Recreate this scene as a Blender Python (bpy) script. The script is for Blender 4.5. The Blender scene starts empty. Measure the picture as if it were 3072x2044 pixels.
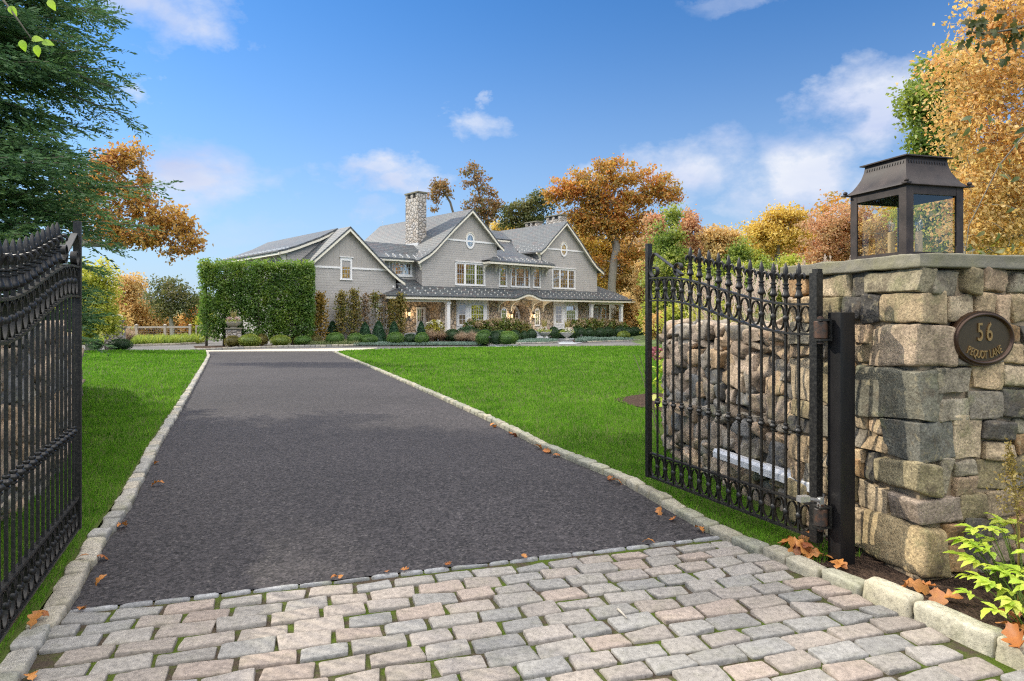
import bpy, bmesh, math, random
import numpy as np
from mathutils import Vector, Matrix
from mathutils.geometry import tessellate_polygon
SC=bpy.context.scene
COL=SC.collection
PI=math.pi
rng=np.random.default_rng(7)
# ---------------------------------------------------------------- camera model (used to lay the place out in metres)
F=660.; HY=314.; CX=512.; EYE=1.6
def terr(y): return -0.45*np.clip((np.asarray(y,float)-6)/39.,0,1)
def gnd(px,py):
    d=10.
    for i in range(60): d=.5*d+.5*(EYE-float(terr(d)))*F/(py-HY)
    return Vector(((px-CX)/F*d,d,float(terr(d))))
def at(px,py,d): return Vector(((px-CX)/F*d,d,EYE-(py-HY)/F*d))
def D(px,py): return px*.43445,py*.43445          # photo display px -> layout px
def gD(px,py): return gnd(*D(px,py))
def gP(px,py): return gnd(px/3,py/3)
def atD(px,py,d): return at(px*.43445,py*.43445,d)
# ---------------------------------------------------------------- object helpers
def tag(o,label=None,cat=None,group=None,kind=None):
    if label: o['label']=label
    if cat: o['category']=cat
    if group: o['group']=group
    if kind: o['kind']=kind
    return o
def empty(name,loc=(0,0,0),rz=0,label=None,cat=None,group=None):
    o=bpy.data.objects.new(name,None); COL.objects.link(o); o.location=loc; o.rotation_euler=(0,0,rz)
    o.empty_display_size=.2
    return tag(o,label,cat,group)
def copy_tree(o,parent=None):
    c=o.copy(); COL.objects.link(c)
    if parent is not None: c.parent=parent
    for ch in list(o.children): copy_tree(ch,c)
    return c
def vhash(i):
    x=np.sin(i[...,0]*127.1+i[...,1]*311.7+i[...,2]*74.7)*43758.5453
    return x-np.floor(x)
def vnoise(p):
    p=np.asarray(p,float); i=np.floor(p); f=p-i; f=f*f*(3-2*f); r=0
    for dx in (0,1):
        for dy in (0,1):
            for dz in (0,1):
                w=(f[...,0] if dx else 1-f[...,0])*(f[...,1] if dy else 1-f[...,1])*(f[...,2] if dz else 1-f[...,2])
                r=r+w*vhash(i+np.array([dx,dy,dz]))
    return r
def fbm(p,o=3):
    p=np.asarray(p,float); return sum(vnoise(p*2**k+k*17.3)/2**k for k in range(o))/sum(1/2**k for k in range(o))
class MB:
    def __init__(s): s.V=[];s.n=0;s.F=[];s.Cc=[];s.UV=[]
    def add(s,v,f,col=None,uv=None):
        v=np.asarray(v,float).reshape(-1,3); b=s.n; s.V.append(v); s.n+=len(v)
        for q in f: s.F.append(tuple(int(a)+b for a in q))
        s.Cc.append(np.tile(np.array(col if col is not None else (.5,.5,.5,1.),float),(len(v),1)) if np.ndim(col)<2 else np.asarray(col,float))
        s.UV.append(np.asarray(uv,float) if uv is not None else np.full((len(v),2),np.nan))
        return s
    def box(s,x0,x1,y0,y1,z0,z1,col=None,M=None):
        v=np.array([(x,y,z) for z in (z0,z1) for x,y in ((x0,y0),(x1,y0),(x1,y1),(x0,y1))],float)
        if M is not None: v=M(v)
        return s.add(v,[(0,3,2,1),(4,5,6,7),(0,1,5,4),(1,2,6,5),(2,3,7,6),(3,0,4,7)],col)
    def bar(s,p0,p1,w,h=None,up=(0,0,1),col=None):
        h=h or w; p0=np.array(p0,float);p1=np.array(p1,float); t=p1-p0;t/=np.linalg.norm(t)
        up=np.array(up,float); a=np.cross(t,up)
        if np.linalg.norm(a)<1e-4: a=np.cross(t,(1,0,0))
        a/=np.linalg.norm(a); c=np.cross(a,t)
        v=[p+a*x*w/2+c*y*h/2 for p in (p0,p1) for x,y in ((-1,-1),(1,-1),(1,1),(-1,1))]
        return s.add(v,[(0,3,2,1),(4,5,6,7),(0,1,5,4),(1,2,6,5),(2,3,7,6),(3,0,4,7)],col)
    def tube(s,P,r,n=8,cap=True,col=None,sx=1.,closed=False):
        P=np.asarray(P,float); m=len(P); r=np.broadcast_to(np.asarray(r,float),(m,))
        T=np.gradient(P,axis=0)
        if closed: T=np.roll(P,-1,0)-np.roll(P,1,0)
        T/=np.linalg.norm(T,axis=1)[:,None]+1e-9
        ref=np.array((0,0,1.)) if abs(T[0,2])<.9 else np.array((1.,0,0))
        a=np.cross(T[0],ref); a/=np.linalg.norm(a); V=[]
        for i in range(m):
            a=a-T[i]*a.dot(T[i]); a/=np.linalg.norm(a)+1e-9; c=np.cross(T[i],a)
            for k in range(n):
                t=2*PI*k/n+(PI/4 if n==4 else 0); V.append(P[i]+r[i]*(math.cos(t)*a*sx+math.sin(t)*c))
        Fc=[]
        for i in range(m if closed else m-1):
            j=(i+1)%m
            for k in range(n): Fc.append((i*n+k,i*n+(k+1)%n,j*n+(k+1)%n,j*n+k))
        if cap and not closed: Fc+= [tuple(range(n-1,-1,-1)),tuple((m-1)*n+k for k in range(n))]
        return s.add(V,Fc,col)
    def lathe(s,prof,c=(0,0,0),n=16,col=None,M=None):
        V=[];c=np.array(c,float)
        for r,z in prof:
            for k in range(n): V.append((r*math.cos(2*PI*k/n),r*math.sin(2*PI*k/n),z))
        V=np.array(V)
        V=(M(V) if M is not None else V)+c
        m=len(prof);Fc=[(i*n+k,i*n+(k+1)%n,(i+1)*n+(k+1)%n,(i+1)*n+k) for i in range(m-1) for k in range(n)]
        Fc+= [tuple(range(n-1,-1,-1)),tuple((m-1)*n+k for k in range(n))]
        return s.add(V,Fc,col)
    def prism(s,out,fr,d0,d1,col=None,holes=()):
        """closed outline (a,z) in frame fr(a,z,d), extruded d0..d1 (d1 side is the front)"""
        loops=[list(out)]+[list(h) for h in holes]
        flat=[p for l in loops for p in l]; N=len(flat)
        tri=tessellate_polygon([[Vector((p[0],p[1],0)) for p in l] for l in loops])
        V=[fr(p[0],p[1],d0) for p in flat]+[fr(p[0],p[1],d1) for p in flat]
        Fc=[]
        for t in tri:
            a,b,c=[flat[i] for i in t]
            cr=(b[0]-a[0])*(c[1]-a[1])-(b[1]-a[1])*(c[0]-a[0])
            if cr<0: t=(t[0],t[2],t[1])
            Fc.append((t[0],t[2],t[1])); Fc.append(tuple(i+N for i in t))
        o=0
        for l in loops:
            L=len(l); ar=sum(l[i][0]*l[(i+1)%L][1]-l[(i+1)%L][0]*l[i][1] for i in range(L))
            hole = l is not loops[0]
            for i in range(L):
                j=(i+1)%L
                q=(o+i,o+j,o+j+N,o+i+N)
                if (ar<0)!=hole: q=q[::-1]
                Fc.append(q)
            o+=L
        return s.add(V,Fc,col)
    def rbox(s,c,ax,h,r,n=5,jit=.0,amp=.0,col=None,seed=0,fq=6.):
        """rounded, warped, noisy block: centre c, axes ax(3x3 rows), half sizes h"""
        g=np.random.default_rng(seed); h=np.array(h,float); r=min(r,.95*h.min())
        t=np.sin(np.linspace(-1,1,n+1)*PI/2*.86)/math.sin(PI/2*.86); V=[];Fc=[];k=0
        for axis in range(3):
            for sg in (-1,1):
                A,Bq=np.meshgrid(t,t,indexing='ij'); p=np.zeros((n+1,n+1,3)); o1,o2=[(1,2),(2,0),(0,1)][axis]
                p[...,axis]=sg;p[...,o1]=A;p[...,o2]=Bq; V.append(p.reshape(-1,3))
                for i in range(n):
                    for j in range(n):
                        a=k+i*(n+1)+j; q=(a,a+n+1,a+n+2,a+1); Fc.append(q if sg>0 else q[::-1])
                k+=(n+1)**2
        p=np.concatenate(V); key=np.round(p*1e4).astype(np.int64)
        _,ix,inv=np.unique(key,axis=0,return_index=True,return_inverse=True); inv=inv.reshape(-1); p=p[ix]
        Fc=[tuple(inv[a] for a in q) for q in Fc]
        q=p*h; inner=np.clip(q,-(h-r),h-r); dd=q-inner; ln=np.linalg.norm(dd,axis=1)[:,None]; out=inner+dd/np.maximum(ln,1e-9)*r
        w=out/h; J=g.normal(0,jit,(2,2,2,3)); wx=(w+1)/2; off=0
        for i in (0,1):
            for j in (0,1):
                for l in (0,1):
                    off=off+((wx[:,0] if i else 1-wx[:,0])*(wx[:,1] if j else 1-wx[:,1])*(wx[:,2] if l else 1-wx[:,2]))[:,None]*J[i,j,l]
        out=out+off
        if amp:
            so=g.uniform(0,99,3); a_=fbm(out*fq+so,4)-.5; b_=1-np.abs(2*fbm(out*fq*.7+so+9,3)-1); out=out+dd/np.maximum(ln,1e-9)*((a_*1.5-(b_-.75)*1.2)*amp)[:,None]
        return s.add(np.array(c)+out@np.array(ax),Fc,col)
    def build(s,name,mat,parent=None,smooth=None,col=False):
        me=bpy.data.meshes.new(name)
        V=np.concatenate(s.V) if s.V else np.zeros((0,3))
        me.from_pydata(V.tolist(),[],s.F); me.update()
        return finish(me,name,mat,parent,smooth,np.concatenate(s.Cc) if col else None,np.concatenate(s.UV))
def autouv(me,given=None):
    nl=len(me.loops)
    if not nl: return
    vi=np.zeros(nl,np.int32); me.loops.foreach_get('vertex_index',vi)
    co=np.zeros(len(me.vertices)*3); me.vertices.foreach_get('co',co); co=co.reshape(-1,3)
    npoly=len(me.polygons); no=np.zeros(npoly*3); me.polygons.foreach_get('normal',no); no=no.reshape(-1,3)
    tot=np.zeros(npoly,np.int32); me.polygons.foreach_get('loop_total',tot)
    n=np.repeat(no,tot,axis=0); p=co[vi]
    t=np.stack([-n[:,1],n[:,0],np.zeros(nl)],1); ln=np.linalg.norm(t,axis=1); fl=ln<.05
    t[fl]=(1,0,0); ln[fl]=1; t/=ln[:,None]
    b=np.cross(n,t)
    uv=np.stack([(p*t).sum(1),(p*b).sum(1)],1)
    if given is not None:
        g=given[vi]; ok=~np.isnan(g[:,0]); uv[ok]=g[ok]
    l=me.uv_layers.new(name='UVMap'); l.data.foreach_set('uv',uv.astype(np.float32).ravel())
def finish(me,name,mat,parent=None,smooth=None,cols=None,uv=None,link=True):
    autouv(me,uv)
    if cols is not None:
        a=me.color_attributes.new('Col','FLOAT_COLOR','POINT'); a.data.foreach_set('color',cols.astype(np.float32).ravel())
    for m in (mat if isinstance(mat,(list,tuple)) else [mat]):
        if m is not None: me.materials.append(m)
    if smooth is True: me.polygons.foreach_set('use_smooth',np.ones(len(me.polygons),bool))
    elif smooth: me.shade_smooth_by_angle(smooth) if hasattr(me,'shade_smooth_by_angle') else set_smooth(me,smooth)
    o=bpy.data.objects.new(name,me); COL.objects.link(o)
    if parent is not None: o.parent=parent
    return o
def set_smooth(me,ang):
    bm=bmesh.new(); bm.from_mesh(me)
    for f in bm.faces: f.smooth=True
    for e in bm.edges:
        if len(e.link_faces)==2: e.smooth=e.calc_face_angle(0)<ang
        else: e.smooth=False
    bm.to_mesh(me); bm.free()
def poly_mesh(name,V,nper,mat,parent=None,tint=None,link=True):
    """V (N*nper,3): N separate faces of nper corners each; tint (N,) stored per face corner as point attribute"""
    V=np.asarray(V,np.float32); nv=len(V); nf=nv//nper
    me=bpy.data.meshes.new(name); me.vertices.add(nv); me.vertices.foreach_set('co',V.ravel())
    me.loops.add(nv); me.loops.foreach_set('vertex_index',np.arange(nv,dtype=np.int32))
    me.polygons.add(nf); me.polygons.foreach_set('loop_start',np.arange(0,nv,nper,dtype=np.int32))
    try: me.polygons.foreach_set('loop_total',np.full(nf,nper,np.int32))
    except Exception: pass
    me.update(calc_edges=True)
    if tint is not None:
        a=me.attributes.new('tint','FLOAT','POINT'); a.data.foreach_set('value',np.repeat(np.asarray(tint,np.float32),nper))
    for m in (mat if isinstance(mat,(list,tuple)) else [mat]): me.materials.append(m)
    o=bpy.data.objects.new(name,me); COL.objects.link(o)
    if parent is not None: o.parent=parent
    return o
# ---------------------------------------------------------------- material helpers
class NT:
    def __init__(s,name):
        s.m=bpy.data.materials.new(name); s.m.use_nodes=True; s.t=s.m.node_tree; s.t.nodes.clear()
        s.out=s.n('ShaderNodeOutputMaterial')
    def n(s,ty,**k):
        nd=s.t.nodes.new(ty)
        for a,b in k.items():
            if a.startswith('i_'):
                key=a[2:].replace('_',' '); nd.inputs[int(key) if key.isdigit() else key].default_value=b
            else: setattr(nd,a,b)
        return nd
    def l(s,a,b): s.t.links.new(a,b)
    def math(s,op,a,b=None,clamp=False):
        nd=s.n('ShaderNodeMath',operation=op,use_clamp=clamp)
        for i,x in enumerate((a,b)):
            if x is None: continue
            if hasattr(x,'is_linked') or hasattr(x,'links'): s.l(x,nd.inputs[i])
            else: nd.inputs[i].default_value=x
        return nd.outputs[0]
    def mix(s,f,a,b,blend='MIX'):
        nd=s.n('ShaderNodeMix',data_type='RGBA',blend_type=blend,clamp_factor=True)
        for i,x in ((0,f),(6,a),(7,b)):
            if hasattr(x,'links'): s.l(x,nd.inputs[i])
            else: nd.inputs[i].default_value=(x if i==0 else (tuple(x)+(1,))[:4])
        return nd.outputs[2]
    def ramp(s,f,stops,interp='LINEAR'):
        nd=s.n('ShaderNodeValToRGB'); cr=nd.color_ramp; cr.interpolation=interp
        while len(cr.elements)<len(stops): cr.elements.new(.5)
        for e,(p,c) in zip(cr.elements,stops): e.position=p; e.color=(tuple(c)+(1,))[:4] if np.ndim(c) else (c,c,c,1)
        s.l(f,nd.inputs[0]); return nd.outputs[0]
    def noise(s,sc,det=4,rough=.55,vec=None,dist=0,out=0):
        nd=s.n('ShaderNodeTexNoise'); nd.inputs['Scale'].default_value=sc; nd.inputs['Detail'].default_value=det
        nd.inputs['Roughness'].default_value=rough; nd.inputs['Distortion'].default_value=dist
        if vec is not None: s.l(vec,nd.inputs['Vector'])
        return nd.outputs[out]
    def pos(s): return s.n('ShaderNodeNewGeometry').outputs['Position']
    def obj(s): return s.n('ShaderNodeTexCoord').outputs['Object']
    def uv(s): return s.n('ShaderNodeTexCoord').outputs['UV']
    def scale(s,v,sc):
        nd=s.n('ShaderNodeMapping'); nd.inputs['Scale'].default_value=sc; s.l(v,nd.inputs['Vector']); return nd.outputs[0]
    def bump(s,h,st=.5,dist=.02,prev=None):
        nd=s.n('ShaderNodeBump'); nd.inputs['Strength'].default_value=st; nd.inputs['Distance'].default_value=dist; s.l(h,nd.inputs['Height'])
        if prev is not None: s.l(prev,nd.inputs['Normal'])
        return nd.outputs[0]
    def bsdf(s,col,rough=.7,metal=0,nrm=None,spec=.5,**k):
        b=s.n('ShaderNodeBsdfPrincipled')
        for key,x in (('Base Color',col),('Roughness',rough),('Metallic',metal),('Specular IOR Level',spec)):
            if hasattr(x,'links'): s.l(x,b.inputs[key])
            else: b.inputs[key].default_value=(tuple(x)+(1,))[:4] if key=='Base Color' else x
        for a,v in k.items(): b.inputs[a.replace('_',' ')].default_value=v
        if nrm is not None: s.l(nrm,b.inputs['Normal'])
        s.l(b.outputs[0],s.out.inputs[0]); return b
def m_plain(name,col,rough=.6,metal=0,var=.15,sc=6,bump=.15,spec=.5,bd=.005):
    t=NT(name); p=t.obj(); n=t.noise(sc,5,.6,p); n2=t.noise(sc*7,3,.6,p)
    c=t.mix(t.math('ADD',t.math('MULTIPLY',n,.7),t.math('MULTIPLY',n2,.3)),[x*(1-var) for x in col],[min(1,x*(1+var)) for x in col])
    t.bsdf(c,rough,metal,t.bump(n2,bump,bd),spec); return t.m
def m_leaf(name,cols,trans=.45,nsc=.35,rough=.55):
    """leaf colours spread over the palette by clump and by leaf"""
    t=NT(name); a=t.n('ShaderNodeAttribute',attribute_name='tint').outputs['Fac']
    n=t.noise(nsc,3,.6,t.pos())
    n=t.math('MULTIPLY',t.math('SUBTRACT',n,.28),2.2,True)
    f=t.math('ADD',t.math('MULTIPLY',n,.55),t.math('MULTIPLY',a,.45))
    k=len(cols); c=t.ramp(f,[((i+.3)/(k-.4) if k>1 else 0,cc) for i,cc in enumerate(cols)])
    d=t.n('ShaderNodeBsdfDiffuse'); tr=t.n('ShaderNodeBsdfTranslucent'); gl=t.n('ShaderNodeBsdfGlossy'); gl.inputs['Roughness'].default_value=rough
    gl.inputs['Color'].default_value=(.6,.6,.6,1)
    t.l(c,d.inputs[0]); t.l(c,tr.inputs[0])
    m=t.n('ShaderNodeMixShader'); m.inputs[0].default_value=trans; t.l(d.outputs[0],m.inputs[1]); t.l(tr.outputs[0],m.inputs[2])
    m2=t.n('ShaderNodeMixShader'); m2.inputs[0].default_value=.05; t.l(m.outputs[0],m2.inputs[1]); t.l(gl.outputs[0],m2.inputs[2])
    t.l(m2.outputs[0],t.out.inputs[0]); return t.m
def m_bark(name,col):
    t=NT(name); p=t.scale(t.pos(),(1,1,.25)); n=t.noise(9,5,.65,p); w=t.noise(2,3,.5,t.pos())
    c=t.mix(n,[x*.45 for x in col],[x*1.35 for x in col]); c=t.mix(t.math('MULTIPLY',w,.35),c,(.25,.27,.2))
    t.bsdf(c,.9,0,t.bump(n,.8,.03),.2); return t.m
# ---------------------------------------------------------------- camera, sun, sky
cd=bpy.data.cameras.new('camera'); cam=bpy.data.objects.new('camera',cd); COL.objects.link(cam)
cam.location=(0,0,EYE); cam.rotation_euler=(PI/2,0,0); cd.sensor_width=36; cd.lens=36*F/1024; cd.shift_y=-(340.67-HY)/1024*1.0
cd.clip_start=.05; cd.clip_end=3000; SC.camera=cam
SUN_EL=math.radians(32); sdir=Vector((-.918*math.cos(SUN_EL),.394*math.cos(SUN_EL),math.sin(SUN_EL))).normalized()
sl=bpy.data.lights.new('sun','SUN'); sl.energy=3.35; sl.angle=math.radians(.9); sl.color=(1,.91,.76)
so=bpy.data.objects.new('sun',sl); COL.objects.link(so); so.rotation_euler=(-sdir).to_track_quat('-Z','Y').to_euler(); so.location=(-30,10,30)
SC.view_settings.view_transform='Standard'; SC.view_settings.look='None'; SC.view_settings.exposure=.62; SC.view_settings.gamma=1
SC.render.film_transparent=False
SC.cycles.max_bounces=8; SC.cycles.diffuse_bounces=4; SC.cycles.transparent_max_bounces=12; SC.cycles.caustics_reflective=False; SC.cycles.caustics_refractive=False
SC.cycles.use_denoising=False; SC.cycles.filter_width=1.2
w=bpy.data.worlds.new('World'); SC.world=w; w.use_nodes=True; wt=w.node_tree; wt.nodes.clear()
class WN(NT):
    def __init__(s): s.t=wt; s.out=s.n('ShaderNodeOutputWorld')
W=WN()
sky=W.n('ShaderNodeTexSky',sky_type='NISHITA'); sky.sun_disc=False; sky.sun_elevation=SUN_EL; sky.sun_rotation=math.atan2(sdir.x,sdir.y)
sky.air_density=1.25; sky.dust_density=.35; sky.ozone_density=2.6
gv=W.n('ShaderNodeTexCoord').outputs['Generated']
sep=W.n('ShaderNodeSeparateXYZ'); W.l(gv,sep.inputs[0])
az=W.math('ARCTAN2',sep.outputs[0],sep.outputs[1]); el=W.math('ARCSINE',sep.outputs[2])
# drifting cumulus banks: direction in the sky (azimuth, elevation) with soft ragged edges
def skydir(px,py):
    a=math.atan((px-CX)/F); return a,math.atan((HY-py)/F*math.cos(a))
cn=W.noise(7.5,8,.6,W.scale(gv,(1,1,1.9)),.35)
cn2=W.noise(3.2,6,.55,W.scale(gv,(1.,1.,2.2)),.2)
wn=W.n('ShaderNodeTexNoise'); wn.inputs['Scale'].default_value=9; wn.inputs['Detail'].default_value=7; wn.inputs['Roughness'].default_value=.62; W.l(W.scale(gv,(1,1,1.6)),wn.inputs['Vector'])
ws=W.n('ShaderNodeSeparateColor'); W.l(wn.outputs[1],ws.inputs[0])
az=W.math('ADD',az,W.math('MULTIPLY',W.math('SUBTRACT',ws.outputs[0],.5),.26)); el2=W.math('ADD',el,W.math('MULTIPLY',W.math('SUBTRACT',ws.outputs[1],.5),.12))
total=None
for cx,cy,rx,ry,st in ((165,8,100,32,.95),(140,84,30,14,.85),(195,176,95,36,.98),(290,175,40,16,.3),(372,176,60,18,.8),(400,190,48,18,.9),(372,218,36,14,.5),(480,122,38,20,.8),(489,98,20,8,.55),(720,2,85,14,.4),(690,168,75,36,.95),(800,182,80,42,1.05),(600,178,40,18,.7),(862,108,66,38,1.0),(905,88,30,26,.7),(905,200,70,40,.9),(240,235,140,22,.35),(330,250,120,20,.3),(180,140,60,18,.3)):
    a0,e0=skydir(cx,cy); wa=rx/F*math.cos(a0)**2; we=ry/F
    dx=W.math('DIVIDE',W.math('SUBTRACT',az,a0),wa); dy=W.math('DIVIDE',W.math('SUBTRACT',el2,e0),we)
    r=W.math('SQRT',W.math('ADD',W.math('MULTIPLY',dx,dx),W.math('MULTIPLY',dy,dy)))
    m=W.math('MULTIPLY',W.math('SUBTRACT',1.25,r,True),st,True)
    total=m if total is None else W.math('MAXIMUM',total,m)
mask=W.math('MULTIPLY',W.math('SUBTRACT',W.math('MULTIPLY',total,W.math('MULTIPLY',cn,2.0)),.22),1.15,True)
# unseen bright broken cloud, added behind the viewer and overhead as fill light
back=W.math('MULTIPLY',W.math('MULTIPLY',W.math('SUBTRACT',W.math('MULTIPLY',sep.outputs[1],-1),.02),3.,True),W.math('MULTIPLY',W.math('SUBTRACT',el,.24),2.6,True))
back=W.math('MAXIMUM',back,W.math('MULTIPLY',W.math('SUBTRACT',el,.62),3.5,True))
fill_cloud=W.math('MULTIPLY',W.math('SUBTRACT',cn2,.36),5.5,True)
mask=W.math('MAXIMUM',mask,W.math('MULTIPLY',W.math('MULTIPLY',back,fill_cloud),.95))
shade=W.math('MULTIPLY',W.math('SUBTRACT',W.noise(5,5,.5,W.scale(gv,(1,1,3))),.3),2.2,True)
cfront=W.mix(shade,(3.6,4.2,5.9),(5.9,6.1,6.5))
ccol=W.mix(W.math('MULTIPLY',back,2.,True),cfront,(36,34.5,33))
hz=W.math('POWER',W.math('SUBTRACT',1,W.math('MULTIPLY',W.math('MAXIMUM',el,0),1.9),True),2.2)
skyc=W.mix(W.math('MULTIPLY',hz,.92),W.mix(1.,sky.outputs[0],(.30,.63,1.0),'MULTIPLY'),(4.1,4.85,6.15))
skyc=W.mix(mask,skyc,ccol)
bg=W.n('ShaderNodeBackground'); bg.inputs[1].default_value=.1; W.l(skyc,bg.inputs[0]); W.l(bg.outputs[0],W.out.inputs[0])
# ---------------------------------------------------------------- materials
M={}
M['iron']=None
t=NT('painted_iron'); n=t.noise(60,4,.6,t.obj()); sp=t.noise(140,2,.5,t.obj())
c=t.mix(t.ramp(n,[(.45,0),(.7,1)]),(.007,.007,.007),(.022,.021,.018)); c=t.mix(t.ramp(sp,[(.68,0),(.74,.7)]),c,(.16,.15,.11))
t.bsdf(c,t.math('ADD',t.math('MULTIPLY',n,.3),.28),0,t.bump(n,.25,.003),.42); M['iron']=t.m
t=NT('post_paint'); n=t.noise(5,5,.6,t.obj()); n2=t.noise(30,4,.6,t.scale(t.obj(),(1,1,.2)))
t.bsdf(t.mix(n2,(.004,.004,.005),(.014,.013,.013)),t.math('ADD',t.math('MULTIPLY',n,.3),.25),0,t.bump(n2,.1,.003),.3); M['post']=t.m
t=NT('rusty_iron'); n=t.noise(22,5,.65,t.obj()); t.bsdf(t.mix(t.ramp(n,[(.4,0),(.6,1)]),(.03,.025,.022),(.085,.042,.024)),.55,.2,t.bump(n,.3,.004)); M['rust']=t.m
M['galv']=m_plain('galvanised_steel',(.55,.55,.54),.35,.8,.15,30)
M['alu']=m_plain('white_enamel',(.5,.51,.53),.35,0,.06,20)
M['copper']=None
t=NT('dark_patina_copper'); n=t.noise(9,6,.65,t.obj()); n2=t.noise(160,2,.5,t.obj())
c=t.mix(t.ramp(n,[(.35,0),(.7,1)]),(.016,.012,.011),(.05,.038,.034)); c=t.mix(t.ramp(n2,[(.7,0),(.76,.5)]),c,(.2,.19,.17))
t.bsdf(c,t.math('ADD',t.math('MULTIPLY',n,.3),.38),.0,t.bump(n,.25,.004),.28); M['copper']=t.m
t=NT('bronze_plate'); n=t.noise(40,5,.6,t.obj()); t.bsdf(t.mix(n,(.035,.022,.01),(.06,.04,.018)),.45,.3,t.bump(n,.2,.002)); M['bronze']=t.m
M['bronze_rim']=m_plain('bronze_rim',(.05,.026,.014),.35,.5,.25,40)
M['brass']=m_plain('brass_lettering',(.34,.21,.085),.38,.75,.15,60)
M['candle']=m_plain('candle_sleeve',(.5,.37,.2),.6,0,.2,30)
def m_glass(name,refl,col=(1,1,1),rough=.02):
    t=NT(name); tr=t.n('ShaderNodeBsdfTransparent'); tr.inputs[0].default_value=tuple(col)+(1,); g=t.n('ShaderNodeBsdfGlossy'); g.inputs['Roughness'].default_value=rough
    lw=t.n('ShaderNodeLayerWeight'); lw.inputs[0].default_value=.5; fr=t.math('ADD',t.math('MULTIPLY',t.math('POWER',lw.outputs['Facing'],4.),.5),refl-1.3); mx=t.n('ShaderNodeMixShader'); t.l(fr,mx.inputs[0]); t.l(tr.outputs[0],mx.inputs[1]); t.l(g.outputs[0],mx.inputs[2]); t.l(mx.outputs[0],t.out.inputs[0]); return t.m
M['glass']=m_glass('lantern_glass',1.40,(.93,.93,.9))
def m_stone(name,rough=.85,spk=1.,sc=1.):
    t=NT(name); a=t.n('ShaderNodeAttribute',attribute_name='Col').outputs['Color']; p=t.pos(); a=t.mix(1.,a,(.84,.80,.74),'MULTIPLY')
    n1=t.noise(5*sc,6,.65,p,.6); n2=t.noise(70*sc,4,.7,p); n3=t.noise(22*sc,5,.65,p,.4)
    c=t.mix(t.ramp(n1,[(.3,.62),(.7,1.35)]),(0,0,0),a,'MIX')
    c=t.mix(1.,a,t.ramp(n1,[(.28,.45),(.5,1.),(.75,1.5)]),'MULTIPLY')
    c=t.mix(.85*spk,c,t.ramp(n2,[(.3,.38),(.5,1.),(.7,1.7)]),'MULTIPLY')
    c=t.mix(t.ramp(n3,[(.55,0),(.70,.6)]),c,(.33,.28,.17)); c=t.mix(t.ramp(t.noise(9*sc,6,.7,p,.5),[(.53,0),(.68,.75)]),c,(.085,.065,.045)); c=t.mix(t.ramp(t.noise(3.1*sc,5,.7,p),[(.55,0),(.7,.45)]),c,(.14,.16,.06))
    h=t.math('ADD',t.math('MULTIPLY',n3,.7),t.math('MULTIPLY',n2,.3))
    t.bsdf(c,rough,0,t.bump(h,.9,.018),.3); return t.m
M['stone']=m_stone('field_granite'); M['rubble']=m_stone('rubble_granite',.9,1.,.9)
t=NT('bluestone_cap'); p=t.pos(); n=t.noise(14,6,.7,p); n2=t.noise(3,4,.6,p)
c=t.mix(n,(.10,.10,.085),(.24,.22,.17)); c=t.mix(t.ramp(n2,[(.45,0),(.7,.6)]),c,(.2,.19,.08)); t.bsdf(c,.85,0,t.bump(n,.9,.012),.3); M['cap']=t.m
M['mortar']=m_plain('lime_mortar',(.26,.2,.13),.95,0,.3,25,.6)
M['darkjoint']=m_plain('dry_joint',(.05,.045,.035),.95,0,.4,20,.5)
# asphalt
t=NT('asphalt'); p=t.pos(); v=t.n('ShaderNodeTexVoronoi'); v.inputs['Scale'].default_value=58; t.l(p,v.inputs['Vector'])
vr=t.n('ShaderNodeTexVoronoi'); vr.inputs['Scale'].default_value=70; t.l(p,vr.inputs['Vector'])
big=t.noise(.35,5,.6,p); mid=t.noise(14,5,.7,p)
c=t.mix(v.outputs['Color'],(.02,.019,.021),(.072,.066,.070)); bw=t.n('ShaderNodeRGBToBW'); t.l(v.outputs['Color'],bw.inputs[0])
c=t.mix(t.ramp(bw.outputs[0],[(.1,0),(.9,1)]),(.010,.0092,.0096),(.054,.0485,.050))
bw2=t.n('ShaderNodeRGBToBW'); t.l(vr.outputs['Color'],bw2.inputs[0]); c=t.mix(t.math('MULTIPLY',t.ramp(bw2.outputs[0],[(.85,0),(.9,1)]),.4),c,(.15,.138,.13))
c=t.mix(1.,c,t.ramp(mid,[(.3,.72),(.7,1.3)]),'MULTIPLY'); c=t.mix(1.,c,t.ramp(big,[(.3,.78),(.7,1.22)]),'MULTIPLY')
h=t.math('ADD',t.math('MULTIPLY',v.outputs['Distance'],.6),mid); t.bsdf(c,.82,0,t.bump(h,.7,.012),.3); M['asphalt']=t.m
t=NT('court_asphalt'); p=t.pos(); n=t.noise(60,3,.6,p); b2=t.noise(.3,4,.5,p); c=t.mix(n,(.085,.083,.082),(.15,.145,.14)); c=t.mix(1.,c,t.ramp(b2,[(.3,.8),(.7,1.2)]),'MULTIPLY'); t.bsdf(c,.9,0,t.bump(n,.3,.006),.2); M['court']=t.m
M['strip']=m_plain('pale_apron',(.40,.36,.29),.9,0,.15,3)
def m_cob(name,base,moss):
    t=NT(name); a=t.n('ShaderNodeAttribute',attribute_name='Col').outputs['Color']; p=t.pos(); n=t.noise(35,6,.7,p); n2=t.noise(120,2,.5,p); n3=t.noise(7,4,.6,p)
    c=t.mix(1.,a,t.ramp(n,[(.3,.62),(.5,1.),(.7,1.3)]),'MULTIPLY'); c=t.mix(t.ramp(n2,[(.66,0),(.73,.75)]),c,(.05,.045,.04))
    c=t.mix(t.math('MULTIPLY',t.ramp(n3,[(.5,0),(.7,1)]),moss),c,(.16,.17,.07)); t.bsdf(c,.85,0,t.bump(n,.75,.008),.3); return t.m
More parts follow.
